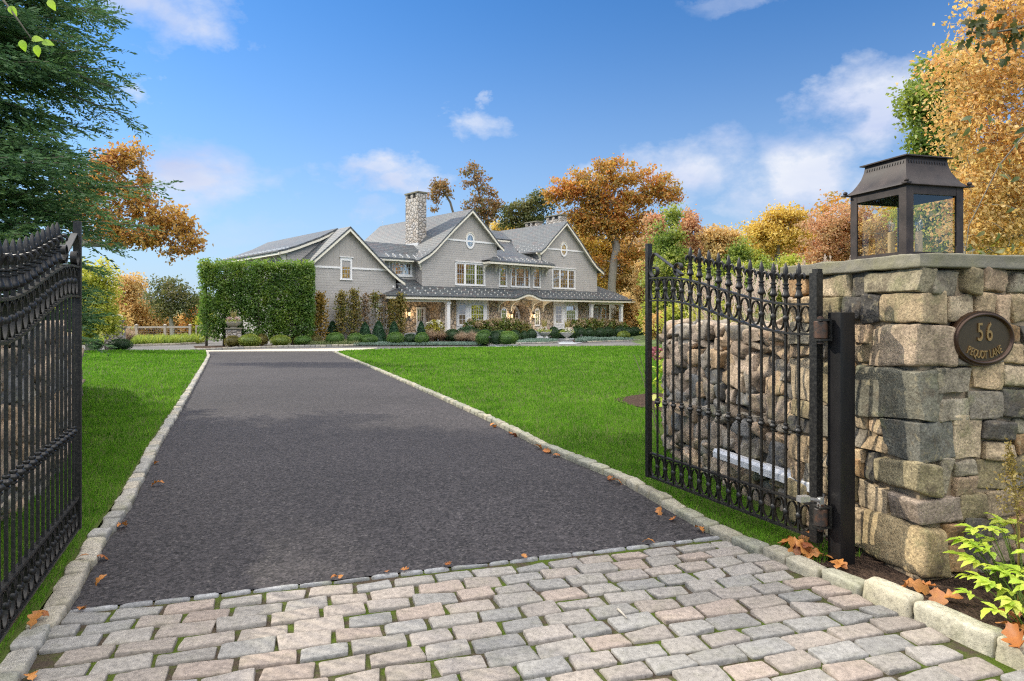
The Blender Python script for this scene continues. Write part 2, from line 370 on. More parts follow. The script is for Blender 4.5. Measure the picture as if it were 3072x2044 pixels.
M['paver']=m_cob('tumbled_paver',None,.12); M['kerb']=m_cob('granite_kerb',None,.28)
t=NT('mossy_joint'); p=t.pos(); n=t.noise(3.2,5,.7,p); n2=t.noise(90,3,.6,p)
c=t.mix(n2,(.03,.024,.018),(.09,.07,.05)); c=t.mix(t.ramp(n,[(.43,0),(.58,1)]),c,t.mix(n2,(.025,.045,.006),(.085,.12,.015))); t.bsdf(c,.95,0,t.bump(n2,.8,.01),.1); M['joint']=t.m
t=NT('soil'); p=t.pos(); n=t.noise(9,6,.7,p); t.bsdf(t.mix(n,(.035,.05,.012),(.07,.10,.02)),.95,0,t.bump(n,.6,.02),.1); M['turf']=t.m
t=NT('mulch'); p=t.pos(); n=t.noise(70,4,.75,t.scale(p,(1,.45,1))); n2=t.noise(24,5,.7,p); c=t.mix(t.ramp(n,[(.35,0),(.7,1)]),(.012,.009,.008),(.13,.085,.06)); t.bsdf(c,.95,0,t.bump(t.math('ADD',n,n2),1.,.03),.1); M['mulch']=t.m
t=NT('meadow'); p=t.pos(); n=t.noise(.6,6,.7,p); t.bsdf(t.ramp(n,[(.3,(.045,.085,.018)),(.55,(.08,.115,.03)),(.78,(.14,.13,.045))]),.95); M['meadow']=t.m
M['bluestone']=m_plain('bluestone_paving',(.27,.29,.31),.8,0,.2,3)
def m_grass():
    t=NT('grass_blades'); a=t.n('ShaderNodeAttribute',attribute_name='tint').outputs['Fac']; n=t.noise(1.6,6,.7,t.pos()); n2=t.noise(.22,4,.6,t.pos())
    f=t.math('ADD',t.math('MULTIPLY',t.math('MULTIPLY',t.math('SUBTRACT',t.math('ADD',t.math('MULTIPLY',n,.7),t.math('MULTIPLY',n2,.3)),.36),3.4,True),.5),t.math('MULTIPLY',a,.55))
    c=t.ramp(f,[(0,(.026,.085,.008)),(.4,(.075,.20,.014)),(.75,(.17,.35,.03)),(1,(.33,.42,.09))])
    d=t.n('ShaderNodeBsdfDiffuse'); tr=t.n('ShaderNodeBsdfTranslucent'); t.l(c,d.inputs[0]); t.l(c,tr.inputs[0]); m=t.n('ShaderNodeMixShader'); m.inputs[0].default_value=.5
    t.l(d.outputs[0],m.inputs[1]); t.l(tr.outputs[0],m.inputs[2]); t.l(m.outputs[0],t.out.inputs[0]); return t.m
M['grass']=m_grass()
# ---------------------------------------------------------------- ground, drive, lawns
def struct(o): return tag(o,kind='structure')
def sheet(name,ys,xl,xr,dz,mat,nx=6):
    mb=MB();V=[];Fc=[]
    for y in ys:
        a,b=xl(y),xr(y)
        for k in range(nx+1): V.append((a+(b-a)*k/nx,y,float(terr(y))+(dz(y) if callable(dz) else dz)))
    for i in range(len(ys)-1):
        for k in range(nx): q=i*(nx+1)+k; Fc.append((q,q+1,q+nx+2,q+nx+1))
    mb.add(V,Fc); return mb.build(name,mat)
def sheet_poly(name,pts,dz,mat):
    mb=MB(); tri=tessellate_polygon([[Vector((p[0],p[1],0)) for p in pts]]); V=[(p[0],p[1],float(terr(p[1]))+dz) for p in pts]
    F2=[]
    for t_ in tri:
        a,b,c_=[pts[i] for i in t_]; F2.append(t_ if (b[0]-a[0])*(c_[1]-a[1])-(b[1]-a[1])*(c_[0]-a[0])>0 else (t_[0],t_[2],t_[1]))
    mb.add(V,F2); return mb.build(name,mat)
def lerp(pts,i=1,j=0):
    a=sorted(pts,key=lambda p:p[i]); ys=[p[i] for p in a]; xs=[p[j] for p in a]
    return lambda y: float(np.interp(y,ys,xs)) if ys[0]<=y<=ys[-1] else (xs[0]+(y-ys[0])*(xs[1]-xs[0])/(ys[1]-ys[0]) if y<ys[0] else xs[-1]+(y-ys[-1])*(xs[-1]-xs[-2])/(ys[-1]-ys[-2]))
KL=[gnd(*p) for p in ((25.6,681),(51.3,635.6),(68.4,616),(85.5,584.3),(104.3,548.4),(133.3,505.6),(160.7,447.5),(186.8,401.9),(204.2,369.3),(210.3,357.1),(209,353))]
KR=[Vector((2.35,2.7,0)),Vector((2.18,3.14,0)),Vector((2.0,3.59,0)),Vector((1.77,4.05,0)),Vector((1.43,4.7,0))]+[gnd(*p) for p in ((617,482),(545,452),(486.6,421.4),(425.8,393.2),(382.3,373.6),(347.6,358.9),(333.7,352.8))]
KL=[(v.x,v.y) for v in KL]; KR=[(v.x,v.y) for v in KR]
kl=lerp(KL); kr=lerp(KR)
YF=KR[-1][1]
PA=np.array((-2.37,3.536)); PB=np.array((1.428,4.70)); pd=(PB-PA)/np.linalg.norm(PB-PA); pn=np.array((pd[1],-pd[0]))   # paver border, pn towards the viewer
ys=np.concatenate([np.linspace(-6,45,60),np.linspace(48,70,8),np.array([90,140,250,500,900])])
def hill(y): return -.03-(0 if y<60 else (y-60)*.0)
g=sheet('ground',ys,lambda y:-70-abs(y)*1.2,lambda y:70+abs(y)*1.2,hill,M['meadow'],30)
# the wooded rise to the right and the far tree-covered slopes
me=g.data
for v in me.vertices:
    x,y=v.co.x,v.co.y
    v.co.z+=max(0,min(1,(x-9)/22))*max(0,min(1,(y-6)/18))*2.6*(1 if y<120 else 1.6)+max(0,(y-110)/400)*10-max(0,min(1,(-x-24)/30))*max(0,min(1,(y-48)/30))*2.5
struct(g)
struct(sheet('court',np.linspace(28,52,9),lambda y:-34,lambda y:30,lambda y:.004,M['court'],4))
dl=lambda y: kl(y); 
def bord(x): return PA[1]+(x-PA[0])*pd[1]/pd[0]
mb=MB(); V=[];Fc=[]; nx=10; ny=44
for i in range(ny+1):
    f=(i/ny)**1.6
    for k in range(nx+1):
        x0=-2.4+(1.45+2.4)*k/nx; y0=bord(x0)+.0; y=y0+(YF+1.5-y0)*f; a,b=kl(y),kr(y)
        s=k/nx; x=a+(b-a)*s if i else x0; V.append((x,y,float(terr(y))+.012))
for i in range(ny):
    for k in range(nx): q=i*(nx+1)+k; Fc.append((q,q+1,q+nx+2,q+nx+1))
mb.add(V,Fc); struct(mb.build('driveway',M['asphalt'],smooth=True))
cc=lambda a:tuple(a)+(1,)
# pale strip where the drive meets the court
p0=gnd(186,354.5);p1=gnd(338,350.3)
struct(sheet_poly('drive_apron',[(p0.x-2,p0.y+.1),(kl(YF)-.2,YF+1.0),(kr(YF)+.1,YF+1.3),(p1.x+1.6,p1.y+1.),(p1.x+1.5,p1.y+3.2),(p0.x-4,p0.y+2.6)],.017,M['strip']))
# cobble apron: every sett its own rounded block, one paved surface
pc=[(.285,.258,.232),(.265,.248,.224),(.255,.247,.23),(.29,.255,.222),(.248,.243,.23),(.305,.253,.215),(.275,.257,.234)]
mb=MB(); g_=np.random.default_rng(3); row=0; tdist=.075
ang3=np.array([[pd[0],pd[1],0],[-pn[0],-pn[1],0],[0,0,1]])
while tdist<4.2:
    h=.134+g_.uniform(-.006,.01); off=g_.uniform(-.03,.03)+(.13 if row%2 else 0); s=-1.2+off
    while s<6.2:
        L=.245+g_.uniform(-.04,.03); c=PA+pd*(s+L/2)+pn*(tdist+h/2+.10*math.sin(s*.55)*.3)
        if kl(c[1])-.02<c[0]<kr(c[1])+.03 and c[1]>-.8:
            far=c[1]<2.4
            col=np.array(pc[g_.integers(len(pc))])*g_.uniform(.72,.93)
            mb.rbox((c[0],c[1],-.012+g_.uniform(-.003,.003)),ang3,(L/2-.007,h/2-.0065,.035),.011,3 if far else 7,.006,.0 if far else .005,cc(col),int(g_.integers(1e9)),14)
        s+=L+.006
    tdist+=h+.004; row+=1
struct(mb.build('cobble_apron',M['paver'],smooth=.7,col=True))
struct(sheet_poly('apron_bed',[tuple(PA+pd*-.6),tuple(PA-pd*.6+pn*5),tuple(PB+pd*1.6+pn*5),tuple(PB+pd*.8)],.005,M['joint']))
# granite edging between asphalt and setts, and the kerbs
def kerb(name,pts,side,w,hgt,lens,seed,off=0,far=99,cols=((.30,.285,.25),(.25,.245,.225),(.34,.31,.25))):
    mb=MB(); g_=np.random.default_rng(seed); P=np.array(pts,float); d=np.linalg.norm(np.diff(P,axis=0),axis=1); cs=np.concatenate([[0],np.cumsum(d)]); s=0
    f=lambda q: np.array([np.interp(q,cs,P[:,0]),np.interp(q,cs,P[:,1])])
    while s<cs[-1]:
        L=g_.uniform(*lens); a,b=f(s),f(min(s+L,cs[-1])); t_=b-a; ln=np.linalg.norm(t_)
        if ln<.05: break
        t_/=ln; n_=np.array([t_[1],-t_[0]])*side; c=(a+b)/2+n_*(w/2+off+g_.uniform(-.008,.008)); hh=hgt*g_.uniform(.93,1.06)
        z=float(terr(c[1])); ax=np.array([[t_[0],t_[1],0],[-t_[1],t_[0],0],[0,0,1]]); nr=c[1]<14
        mb.rbox((c[0],c[1],z+hh/2-.03),ax,(ln/2-.006,w/2*g_.uniform(.94,1.03),hh/2+.03),.022,6 if nr else 3,.006,.009 if nr else 0,cc(np.array(cols[g_.integers(len(cols))])*g_.uniform(.85,1.1)),int(g_.integers(1e9)),16)
        s+=L
    return struct(mb.build(name,M['kerb'],smooth=True,col=True))
kl_pts=[(kl(y),y) for y in list(np.linspace(1.2,6,24))+list(np.linspace(6.3,YF+.4,50))]
kr_pts=[(kr(y),y) for y in list(np.linspace(1.2,6,24))+list(np.linspace(6.3,YF-.1,50))]
kerb('granite_kerb',kl_pts,-1,.125,.065,(.19,.27),11)
near=[p for p in kr_pts if p[1]<3.75]; farr=[p for p in kr_pts if p[1]>=3.7]
kerb('granite_kerb',near,1,.145,.115,(.34,.46),12,cols=((.42,.385,.285),(.37,.35,.27)))
kerb('granite_kerb',farr,1,.12,.075,(.19,.27),13,cols=((.25,.245,.19),(.21,.21,.17),(.29,.27,.21)))
mb=MB(); g_=np.random.default_rng(5); s=0
while s<3.98:
    L=g_.uniform(.14,.26); c=PA+pd*(s+L/2)+pn*.03; mb.rbox((c[0],c[1],-.01),ang3,(L/2-.004,.018,.033),.014,4,.004,.004,cc(np.array((.22,.225,.23))*g_.uniform(.8,1.15)),int(g_.integers(1e9)),20); s+=L
struct(mb.build('apron_edging',M['kerb'],smooth=True,col=True))
# right kerb of the lawn turning along the court
turn=[(KR[-1][0],YF),(KR[-1][0]+.1,YF+1.1),(KR[-1][0]+.9,YF+2.4),(KR[-1][0]+2.6,YF+3.8),(-4.2,YF+5.3),(0,YF+6.6),(6,YF+7.4),(14,YF+7.6)]
kerb('court_kerb',turn,1,.13,.06,(.25,.35),14)
bedk=[gnd(*p) for p in ((190,351.2),(216,350.3),(250,348.9),(290,347.6),(334,346.7))]; bedk=[(p.x,p.y) for p in bedk]; bedk+=[(bedk[-1][0]+5,bedk[-1][1]+1.6),(0.6,bedk[-1][1]+2.6)]
kerb('bed_kerb',bedk,-1,.14,.13,(.28,.4),15)
fk=[gnd(*p) for p in ((141,346.3),(170,345.4),(196,344.2))]; fk=[(fk[0].x-8,fk[0].y-1.2)]+[(p.x,p.y) for p in fk]; kerb('court_edge_kerb',fk,-1,.14,.13,(.5,.6),16,cols=((.42,.38,.32),(.46,.42,.35)))
# lawns
tl=lerp([(p[0],p[1]) for p in turn[:4]])
YL=YF+7.4
def lawn_r_left(y): return (kr(y)+.12 if y<YF else float(np.interp(y,[p[1] for p in turn],[p[0] for p in turn]))+.12)
ysl=[1.6,2.4,3.2,4,4.6,5.4,6.5,8,10,13,16,20,24,28,YF,YF+1.1,YF+2.4,YF+3.8,YF+5.3,YF+6.6,YF+7.4]
struct(sheet('lawn_right',ysl,lawn_r_left,lambda y: max(6+y*.75,8),lambda y:.045,M['turf'],10))
YLL=YF+1.6
struct(sheet('lawn_left',[.5,2,3,4,6,8,11,15,20,25,29,YF,YLL],lambda y:-14-y*.5,lambda y: kl(y)-.13,.04,M['turf'],10))
def blades(name,xl,xr,bands,excl=None,seed=1):
    g_=np.random.default_rng(seed); Vs=[];T=[]
    for y0,y1,den,wd,ht in bands:
        xa=min(xl(y) for y in np.linspace(y0,y1,6)); xb=max(xr(y) for y in np.linspace(y0,y1,6)); n=int((xb-xa)*(y1-y0)*den)
        x=g_.uniform(xa,xb,n); y=g_.uniform(y0,y1,n)
        yg=np.linspace(y0,y1,40); ok=(x>np.interp(y,yg,[xl(q) for q in yg]))&(x<np.interp(y,yg,[xr(q) for q in yg]))&(x>-.83*y-.5)&(x<1.0*y+1.6)
        if excl is not None: ok&=~excl(x,y)
        x=x[ok];y=y[ok];n=len(x); clump=fbm(np.stack([x*2.2,y*2.2,x*0],1),3)
        z=terr(y)+.045; th=g_.uniform(0,2*PI,n); hh=ht*g_.uniform(.55,1.25,n)*(.7+.6*clump); ln=hh*g_.uniform(.15,.8,n); ph=g_.uniform(0,2*PI,n); w_=wd*g_.uniform(.6,1.2,n)
        b=np.stack([x,y,z],1); d=np.stack([np.cos(th)*w_,np.sin(th)*w_,0*z],1)/2; tip=b+np.stack([np.cos(ph)*ln,np.sin(ph)*ln,hh],1)
        Vs.append(np.stack([b-d,b+d,tip],1).reshape(-1,3)); T.append(np.clip(g_.normal(.45,.22,n)+(g_.random(n)<.02)*.5,0,1))
    return poly_mesh(name,np.concatenate(Vs),3,M['grass'],tint=np.concatenate(T))
e1=np.array((math.cos(math.radians(15.6)),math.sin(math.radians(15.6)))); e2=np.array((-e1[1],e1[0])); PC=np.array((2.384,3.86))
mul=(3.05,12.0)
def excl_r(x,y):
    q=np.stack([x-PC[0],y-PC[1]],-1); s=q@e1; t_=q@e2
    return ((s>-.5)&(t_<.35)&(t_>-3))|((s>-.05)&(t_<1.3)&(t_>-1))|(((x-mul[0])**2/1.0+(y-mul[1])**2/2.2)<1)|((x>1.95)&(y>4.6)&(y<9.2)&(x<3.2))
b_r=[(2.6,5,3600,.0055,.06),(5,8,2400,.007,.06),(8,12,1100,.011,.062),(12,18,480,.017,.065),(18,27,200,.028,.07),(27,YL-.1,110,.042,.075)]
tag(blades('grass_right',lawn_r_left,lambda y:1.0*y+1.6,b_r,excl_r,1),kind='stuff')
b_l=[(1.4,3.2,3600,.0055,.06)]+b_r[0:0]+[(3.2,5,3600,.0055,.06)]+b_r[1:5]+[(27,YLL-.1,110,.042,.075)]
tag(blades('grass_left',lambda y:-.83*y-.6,lambda y:kl(y)-.15,b_l,None,2),kind='stuff')
# ---------------------------------------------------------------- planting bed by the pillar
struct(sheet_poly('planting_bed',[(kr(4.25)+.16,4.25),(kr(3.6)+.15,3.6),(kr(3.1)+.15,3.1),(kr(2.5)+.15,2.5),(2.75,1.9),(3.3,1.6),(4.0,1.9),(4.5,2.7),(4.6,3.6),(4.2,4.4),(3.6,4.9),(2.2,4.9)],.052,M['mulch']))
mp=[(mul[0]+1.05*math.cos(a)*(1+.12*math.sin(3*a)),mul[1]+1.55*math.sin(a)*(1+.1*math.cos(4*a))) for a in np.linspace(0,2*PI,22)[:-1]]
struct(sheet_poly('planting_bed',mp,.058,M['mulch']))
# ---------------------------------------------------------------- iron gates
GL=1.78
def rail_z(s,lo): return lo+.247*(lambda f:f*f*(3-2*f))(np.clip((s-.12)/(GL-.3),0,1))
def make_gate(loc,ang,label,flip=1):
    R_=empty('iron_gate',loc,ang,label,'gate','pair of wrought iron drive gates')
    m=M['iron']
    b=MB(); b.box(-.028,.028,-.028,.028,.15,1.86); b.box(-.03,.012,-.022,.022,1.86,1.885); b.build('stile',m,R_,)
    b=MB(); b.box(GL-.028,GL+.012,-.022,.022,.165,2.218); b.build('stile',m,R_)
    ss=np.linspace(.028,GL-.028,40)
    for lo in (1.662,1.468):
        b=MB(); zz=rail_z(ss,lo); V=[]
        for s_,z_ in zip(ss,zz): V+= [(s_,-.017,z_-.007),(s_,.017,z_-.007),(s_,.017,z_+.007),(s_,-.017,z_+.007)]
        Fc=[(0,3,2,1)]+[(i*4+k,i*4+(k+1)%4,i*4+4+(k+1)%4,i*4+4+k) for i in range(len(ss)-1) for k in range(4)]+[tuple((len(ss)-1)*4+k for k in range(4))]
        b.add(V,[q[::-1] for q in Fc]); b.build('rail',m,R_,smooth=.6)
    for z in (.38,.175):
        b=MB(); b.box(.028,GL-.028,-.017,.017,z-.007,z+.007); b.build('rail',m,R_)
    N=15; xs=[.028+(GL-.056)*(i+1)/(N+1) for i in range(N)]; pitch=(GL-.056)/(N+1)
    for i,x in enumerate(xs):
        zt=float(rail_z(x,1.662)); b=MB(); b.box(x-.007,x+.007,-.007,.007,.183,zt-.006); br=b.build('bar',m,R_)
        b=MB(); b.lathe([(.010,-.035),(.017,-.03),(.017,-.022),(.012,-.018),(.024,-.006),(.026,0),(.024,.006),(.012,.018),(.017,.022),(.017,.03),(.010,.035)],(x,0,.835),10); b.build('collar',m,br,smooth=.7)
    # oval rings with a bead on the bar between them, upper and lower friezes
    for i in range(N+1):
        xc=.028+pitch*(i+.5)
        for top in (1,0):
            if top: zc=float(rail_z(xc,1.468)+.008+rail_z(xc,1.662)-.008)/2; rz=.083
            else: zc=.2775; rz=.083
            b=MB(); rx=pitch/2-.011; P=[(xc+rx*math.cos(a),0,zc+rz*math.sin(a)) for a in np.linspace(0,2*PI,29)[:-1]]
            V=[]
            for a in np.linspace(0,2*PI,29)[:-1]:
                for rr,yy in ((1,-.010),(1,.010),(-1,.010),(-1,-.010)):
                    V.append((xc+(rx+.0027*rr)*math.cos(a),yy,zc+(rz+.0027*rr)*math.sin(a)))
            b.add(V,[(k*4+j,k*4+(j+1)%4,((k+1)%28)*4+(j+1)%4,((k+1)%28)*4+j) for k in range(28) for j in range(4)])
            if i<N: b.lathe([(.011,-.022),(.019,-.012),(.021,0),(.019,.012),(.011,.022)],(xs[i],0,zc+(float(rail_z(xs[i],1.662)-rail_z(xc,1.662)) if top else 0)),10)
            b.build('ring',m,R_,smooth=.7)
    # fleur finials on every bar except the four nearest the free end
    for i,x in enumerate(xs[:11]):
        z=float(rail_z(x,1.662))+.006; b=MB()
        b.box(x-.0085,x+.0085,-.0085,.0085,z-.004,z+.05)
        b.lathe([(.010,.03),(.026,.042),(.028,.05),(.022,.062),(.017,.082),(.016,.092),(.021,.096),(.021,.102),(.015,.106),(.015,.116),(.022,.121),(.022,.127),(.013,.132),(.013,.15),(.018,.165)],(x,0,z),12)
        b.lathe([(.015,.155),(.0165,.19),(.017,.205),(.014,.23),(.008,.255),(.002,.268)],(x,0,z),8)
        for ax,ay in ((1,0),(-1,0),(0,1),(0,-1)):
            P=[(x+ax*q,ay*q,z+w_) for q,w_ in ((.006,.148),(.013,.17),(.024,.188),(.037,.192),(.046,.182),(.048,.166),(.044,.155))]
            b.tube(P,[.009,.010,.010,.0095,.008,.0065,.004],6,sx=1.0)
        b.build('finial',m,R_,smooth=.8)
    # S-scroll between the free stile and the first finial
    def spiral(cx,cz,r0,a0,turn,n=26):
        return [(cx+(r0*(1-.62*k/n))*math.cos(a0+turn*k/n),cz+(r0*(1-.62*k/n))*math.sin(a0+turn*k/n)) for k in range(n+1)]
    x1=GL-.075; z1=1.662+.247+.17; x2=xs[11]+.035; z2=float(rail_z(x2,1.662))+.085
    A=spiral(GL-.098,1.9+.075,.062,PI*.0,-PI*1.75) 
    big=[(GL-.098+.062*math.cos(a)+(0 if a<0 else .0),1.975+.15*max(0,math.sin(a))) for a in np.linspace(0,PI*.62,12)]
    e=big[-1]; Bs=spiral(x2,z2-.0,.07,PI*1.28,PI*1.9,26)
    path=A[::-1]+big[1:]+[(e[0]+(Bs[0][0]-e[0])*k/8,e[1]+(Bs[0][1]-e[1])*k/8) for k in range(1,8)]+Bs
    P=np.array(path); T=np.gradient(P,axis=0); T/=np.linalg.norm(T,axis=1)[:,None]+1e-9; Nn=np.stack([-T[:,1],T[:,0]],1)*.004
    V=[]
    for p_,n_ in zip(P,Nn): V+= [(p_[0]+n_[0],-.018,p_[1]+n_[1]),(p_[0]+n_[0],.018,p_[1]+n_[1]),(p_[0]-n_[0],.018,p_[1]-n_[1]),(p_[0]-n_[0],-.018,p_[1]-n_[1])]
    b=MB(); b.add(V,[(0,1,2,3)]+[(i*4+k,i*4+4+k,i*4+4+(k+1)%4,i*4+(k+1)%4) for i in range(len(P)-1) for k in range(4)]+[tuple((len(P)-1)*4+k for k in (3,2,1,0))]); b.build('scroll',m,R_,smooth=.7)
    return R_
gr_dir=np.array((-.413,.911)); gate_r=make_gate((1.935,4.2,0),math.atan2(.911,-.413),'open iron gate hinged on the black post by the pillar, against the rubble wall')
gate_l=make_gate((-2.203,2.775,0),math.atan2(1.494,-.639),'open iron gate at the left edge, fleur finials close up before the hemlock')
# hinge post, hinges, pin and automatic opener arm
px_,py_=2.055,4.12; gp=empty('gate_post',(px_,py_,0),math.radians(15.6),'thick black square steel post carrying the gate hinges beside the stone pillar','gate post')
b=MB(); b.rbox((0,0,.79),np.eye(3),(.056,.056,.82),.006,6); b.build('post',M['post'],gp,smooth=.6)
ga=math.atan2(gr_dir[1],gr_dir[0])-math.radians(15.6)
for z,r in ((1.5,'rust'),(.33,'rust')):
    b=MB(); b.lathe([(.036,-.055),(.04,-.05),(.04,.05),(.036,.055)],(-.115,.045,z),16); b.lathe([(.012,-.08),(.012,.085)],(-.115,.045,z),8); b.lathe([(.02,-.088),(.02,-.07)],(-.115,.045,z),6); b.lathe([(.02,.066),(.02,.08)],(-.115,.045,z),6)
    hg=b.build('hinge',M['rust'],gp,smooth=.6)
    b=MB()
    for dz in (-.062,.062): b.box(-.15,-.062,.005,.085,z+dz-.006,z+dz+.006)
    b.box(-.08,-.066,.0,.09,z-.07,z+.07); b.build('bracket',M['iron'],hg)
b=MB(); b.tube([(-.235,.03,.455),(-.115,.045,.43),(-.112,.045,.432)],.013,8); b.box(-.29,-.22,.01,.05,.44,.475); b.box(-.13,-.1,.03,.06,.40,.45); b.build('latch_pin',M['galv'],gp,smooth=.6)
op=empty('gate_opener',(0,0,0),0,'white box arm of the gate motor lying low behind the right gate','gate opener')
A=at(829,499,4.62); Bq=at(717,466.5,5.9); A=Vector((A.x,A.y,.36));Bq=Vector((Bq.x,Bq.y,.37))
dv=(Bq-A); L=dv.length; an=math.atan2(dv.y,dv.x); op.location=A; op.rotation_euler=(0,0,an)
oct_=[(-.05,-.04),(.05,-.04),(.05,.016),(.03,.045),(-.03,.045),(-.05,.016)]
fr=lambda a,z,d:(d,a,z)
b=MB(); b.prism(oct_,fr,0,L*.52-.004); b.build('motor_housing',M['alu'],op); b=MB(); b.prism([(p[0]*.86,p[1]*.86) for p in oct_],fr,L*.52,L); b.build('arm_cover',M['alu'],op)
b=MB(); b.box(.06,.34,-.15,-.056,-.02,.07); b.build('motor_cap',M['post'],op)
# ---------------------------------------------------------------- stone pillar
pal=[(.20,.185,.155),(.11,.105,.095),(.33,.265,.18),(.37,.28,.195),(.40,.31,.20),(.27,.23,.14),(.24,.22,.175),(.38,.245,.13),(.42,.35,.25),(.07,.068,.065)]
def wcol(g_,pl=None): 
    pl=pl or pal; return cc(np.array(pl[g_.integers(len(pl))])*g_.uniform(.8,1.2))
pr=empty('stone_pillar',(PC[0],PC[1],0),math.radians(15.6),'square granite fieldstone pillar with bluestone cap, bearing the house number plaque','pillar')
mb=MB(); g_=np.random.default_rng(21)
rows=[(1.868,1.72),(1.72,1.535),(1.535,1.288),(1.288,.968),(.968,.73),(.73,.53),(.53,.354),(.354,.07),(.07,-.08)]
ext=[(.363,.07),(.27,.185),(.331,.234),(.478,.119),(.234,.243),(.29,.119),(.195,.28),(.367,.171),(.252,.229)]
ccol=[(.31,.28,.20),(.36,.29,.19),(.37,.30,.225),(.16,.16,.13),(.14,.145,.13),(.27,.24,.155),(.25,.21,.175),(.40,.32,.19),(.32,.25,.17)]
I3=np.eye(3); WD=1.12
def row_fill(a0,a1,z0,z1,place):
    a=a0
    while a<a1-.02:
        h=z0-z1; L=g_.uniform(.11,.27) if h<.2 else g_.uniform(.13,.26)
        if a+L>a1-.1: L=a1-a
        if h>.19 and g_.random()<.7:
            q=g_.uniform(.4,.6); place(a,a+L,z0,z0-h*q); place(a,a+L,z0-h*q,z1)
        else: place(a,a+L,z0+g_.normal(0,.006),z1+g_.normal(0,.006))
        a+=L
fcols=None
for i,((z0,z1),(tl_,sr)) in enumerate(zip(rows,ext)):
    rr=.018 if i not in (0,3,4) else .010
    mb.rbox(((sr-.03)/2-.0,(tl_-.03)/2,(z0+z1)/2),I3,((sr+.03)/2+.01,(tl_+.03)/2+.01,(z0-z1)/2-.003),rr if i<7 else .035,14,.016,.019,cc(ccol[i]),100+i,6)
    def front(a,b_,za,zb): mb.rbox(((a+b_)/2,.07+g_.uniform(0,.012),(za+zb)/2),I3,((b_-a)/2-.002,.10,(za-zb)/2-.002),g_.uniform(.008,.022),11,.015,.019,wcol(g_),int(g_.integers(1e9)),8)
    def left(a,b_,za,zb): mb.rbox((.07+g_.uniform(0,.02),(a+b_)/2,(za+zb)/2),I3,(.10,(b_-a)/2-.004,(za-zb)/2-.004),g_.uniform(.008,.02),10,.013,.017,wcol(g_),int(g_.integers(1e9)),8)
    row_fill(sr,WD,z0,z1,front); row_fill(tl_,WD,z0,z1,left)
st=mb.build('stonework',M['stone'],pr,smooth=.42,col=True)
b=MB(); b.box(.012,WD-.01,.012,WD-.01,-.1,1.862); b.build('mortar_core',M['mortar'],pr)
b=MB(); b.rbox((WD/2,WD/2,1.912),I3,(WD/2+.055,WD/2+.055,.043),.012,26,.0,.012,None,5,9); b.build('cap_stone',M['cap'],pr,smooth=.9)
# ---------------------------------------------------------------- lantern on the pillar
Q=PC+e1*.475+e2*.555; ln=empty('pillar_lantern',(Q[0],Q[1],1.956),math.radians(15.6),'dark copper lantern with flared roof and three candle bulbs standing on the pillar cap','lantern')
hs=.235; m=M['copper']
for sx,sy in ((1,1),(1,-1),(-1,1),(-1,-1)):
    b=MB(); b.box(min(sx*hs,sx*(hs-.058)),max(sx*hs,sx*(hs-.058)),min(sy*hs,sy*(hs-.008)),max(sy*hs,sy*(hs-.008)),0,.478); b.box(min(sx*hs,sx*(hs-.008)),max(sx*hs,sx*(hs-.008)),min(sy*(hs-.008),sy*(hs-.058)),max(sy*(hs-.008),sy*(hs-.058)),0,.478); b.build('corner_post',m,ln)
for ax in range(4):
    Rm=Matrix.Rotation(ax*PI/2,3,'Z'); tr=lambda v,Rm=Rm: np.array([tuple(Rm@Vector(p)) for p in v])
    b=MB(); b.box(-hs+.058,hs-.058,-hs+.002,-hs+.012,.004,.046,M=tr); b.build('frame_rail',m,ln); b=MB(); b.box(-hs+.058,hs-.058,-hs+.002,-hs+.012,.42,.474,M=tr); b.build('frame_rail',m,ln)
    b=MB(); b.add(tr(np.array([(-hs+.05,-hs+.014,.03),(hs-.05,-hs+.014,.03),(hs-.05,-hs+.014,.44),(-hs+.05,-hs+.014,.44)])),[(0,1,2,3)]); b.build('pane',M['glass'],ln)
b=MB(); b.box(-hs+.01,hs-.01,-hs+.01,hs-.01,.001,.012); b.build('base_plate',m,ln)
prof=[(.256,.478),(.254,.484),(.226,.512),(.207,.545),(.188,.585),(.176,.63),(.17,.675)]
b=MB(); V=[]; 
for r,z in prof: V+= [(-r,-r,z),(r,-r,z),(r,r,z),(-r,r,z)]
for r,z in [(a-.006,c_-.004) for a,c_ in prof[::-1]]: V+= [(-r,-r,z),(r,-r,z),(r,r,z),(-r,r,z)]
n=len(V)//4; b.add(V,[(i*4+k,i*4+(k+1)%4,((i+1)%n)*4+(k+1)%4,((i+1)%n)*4+k) for i in range(n) for k in range(4)]); rf=b.build('roof',m,ln,smooth=.5)
b=MB(); b.box(-.195,.195,-.195,.195,.676,.684); b.add([(-.195,-.195,.684),(.195,-.195,.684),(.195,.195,.684),(-.195,.195,.684),(0,0,.70)],[(0,1,4),(1,2,4),(2,3,4),(3,0,4)]); b.build('top_plate',m,ln)
for Rq in (0,-PI/2):
  b=MB()
  for k in range(15):
    for Rm in (Rq,):
        c0=Vector((-.15+k*.3/14,-.1755,.642)); Rz=Matrix.Rotation(Rm,3,'Z'); c1=Rz@c0; dx=Rz@Vector((.0045,0,0)); up=Vector((0,0,.009)); nn=Rz@Vector((0,-.0045,0))
        b.add([tuple(c1-dx-up+nn),tuple(c1+dx-up+nn),tuple(c1+dx+up+nn*.4),tuple(c1-dx+up+nn*.4)],[(0,1,2,3)])
  b.build('vent_slot',M['post'],rf)
for sx,sy in ((1,1),(1,-1),(-1,1),(-1,-1)):
    b=MB(); b.lathe([(.004,-.012),(.013,-.007),(.016,0),(.013,.009),(.004,.014)],(sx*.258,sy*.258,.498),10); b.box(sx*.258-.02,sx*.258+.02,sy*.258-.02,sy*.258+.02,.476,.486); b.build('ball_knob',m,ln,smooth=.6)
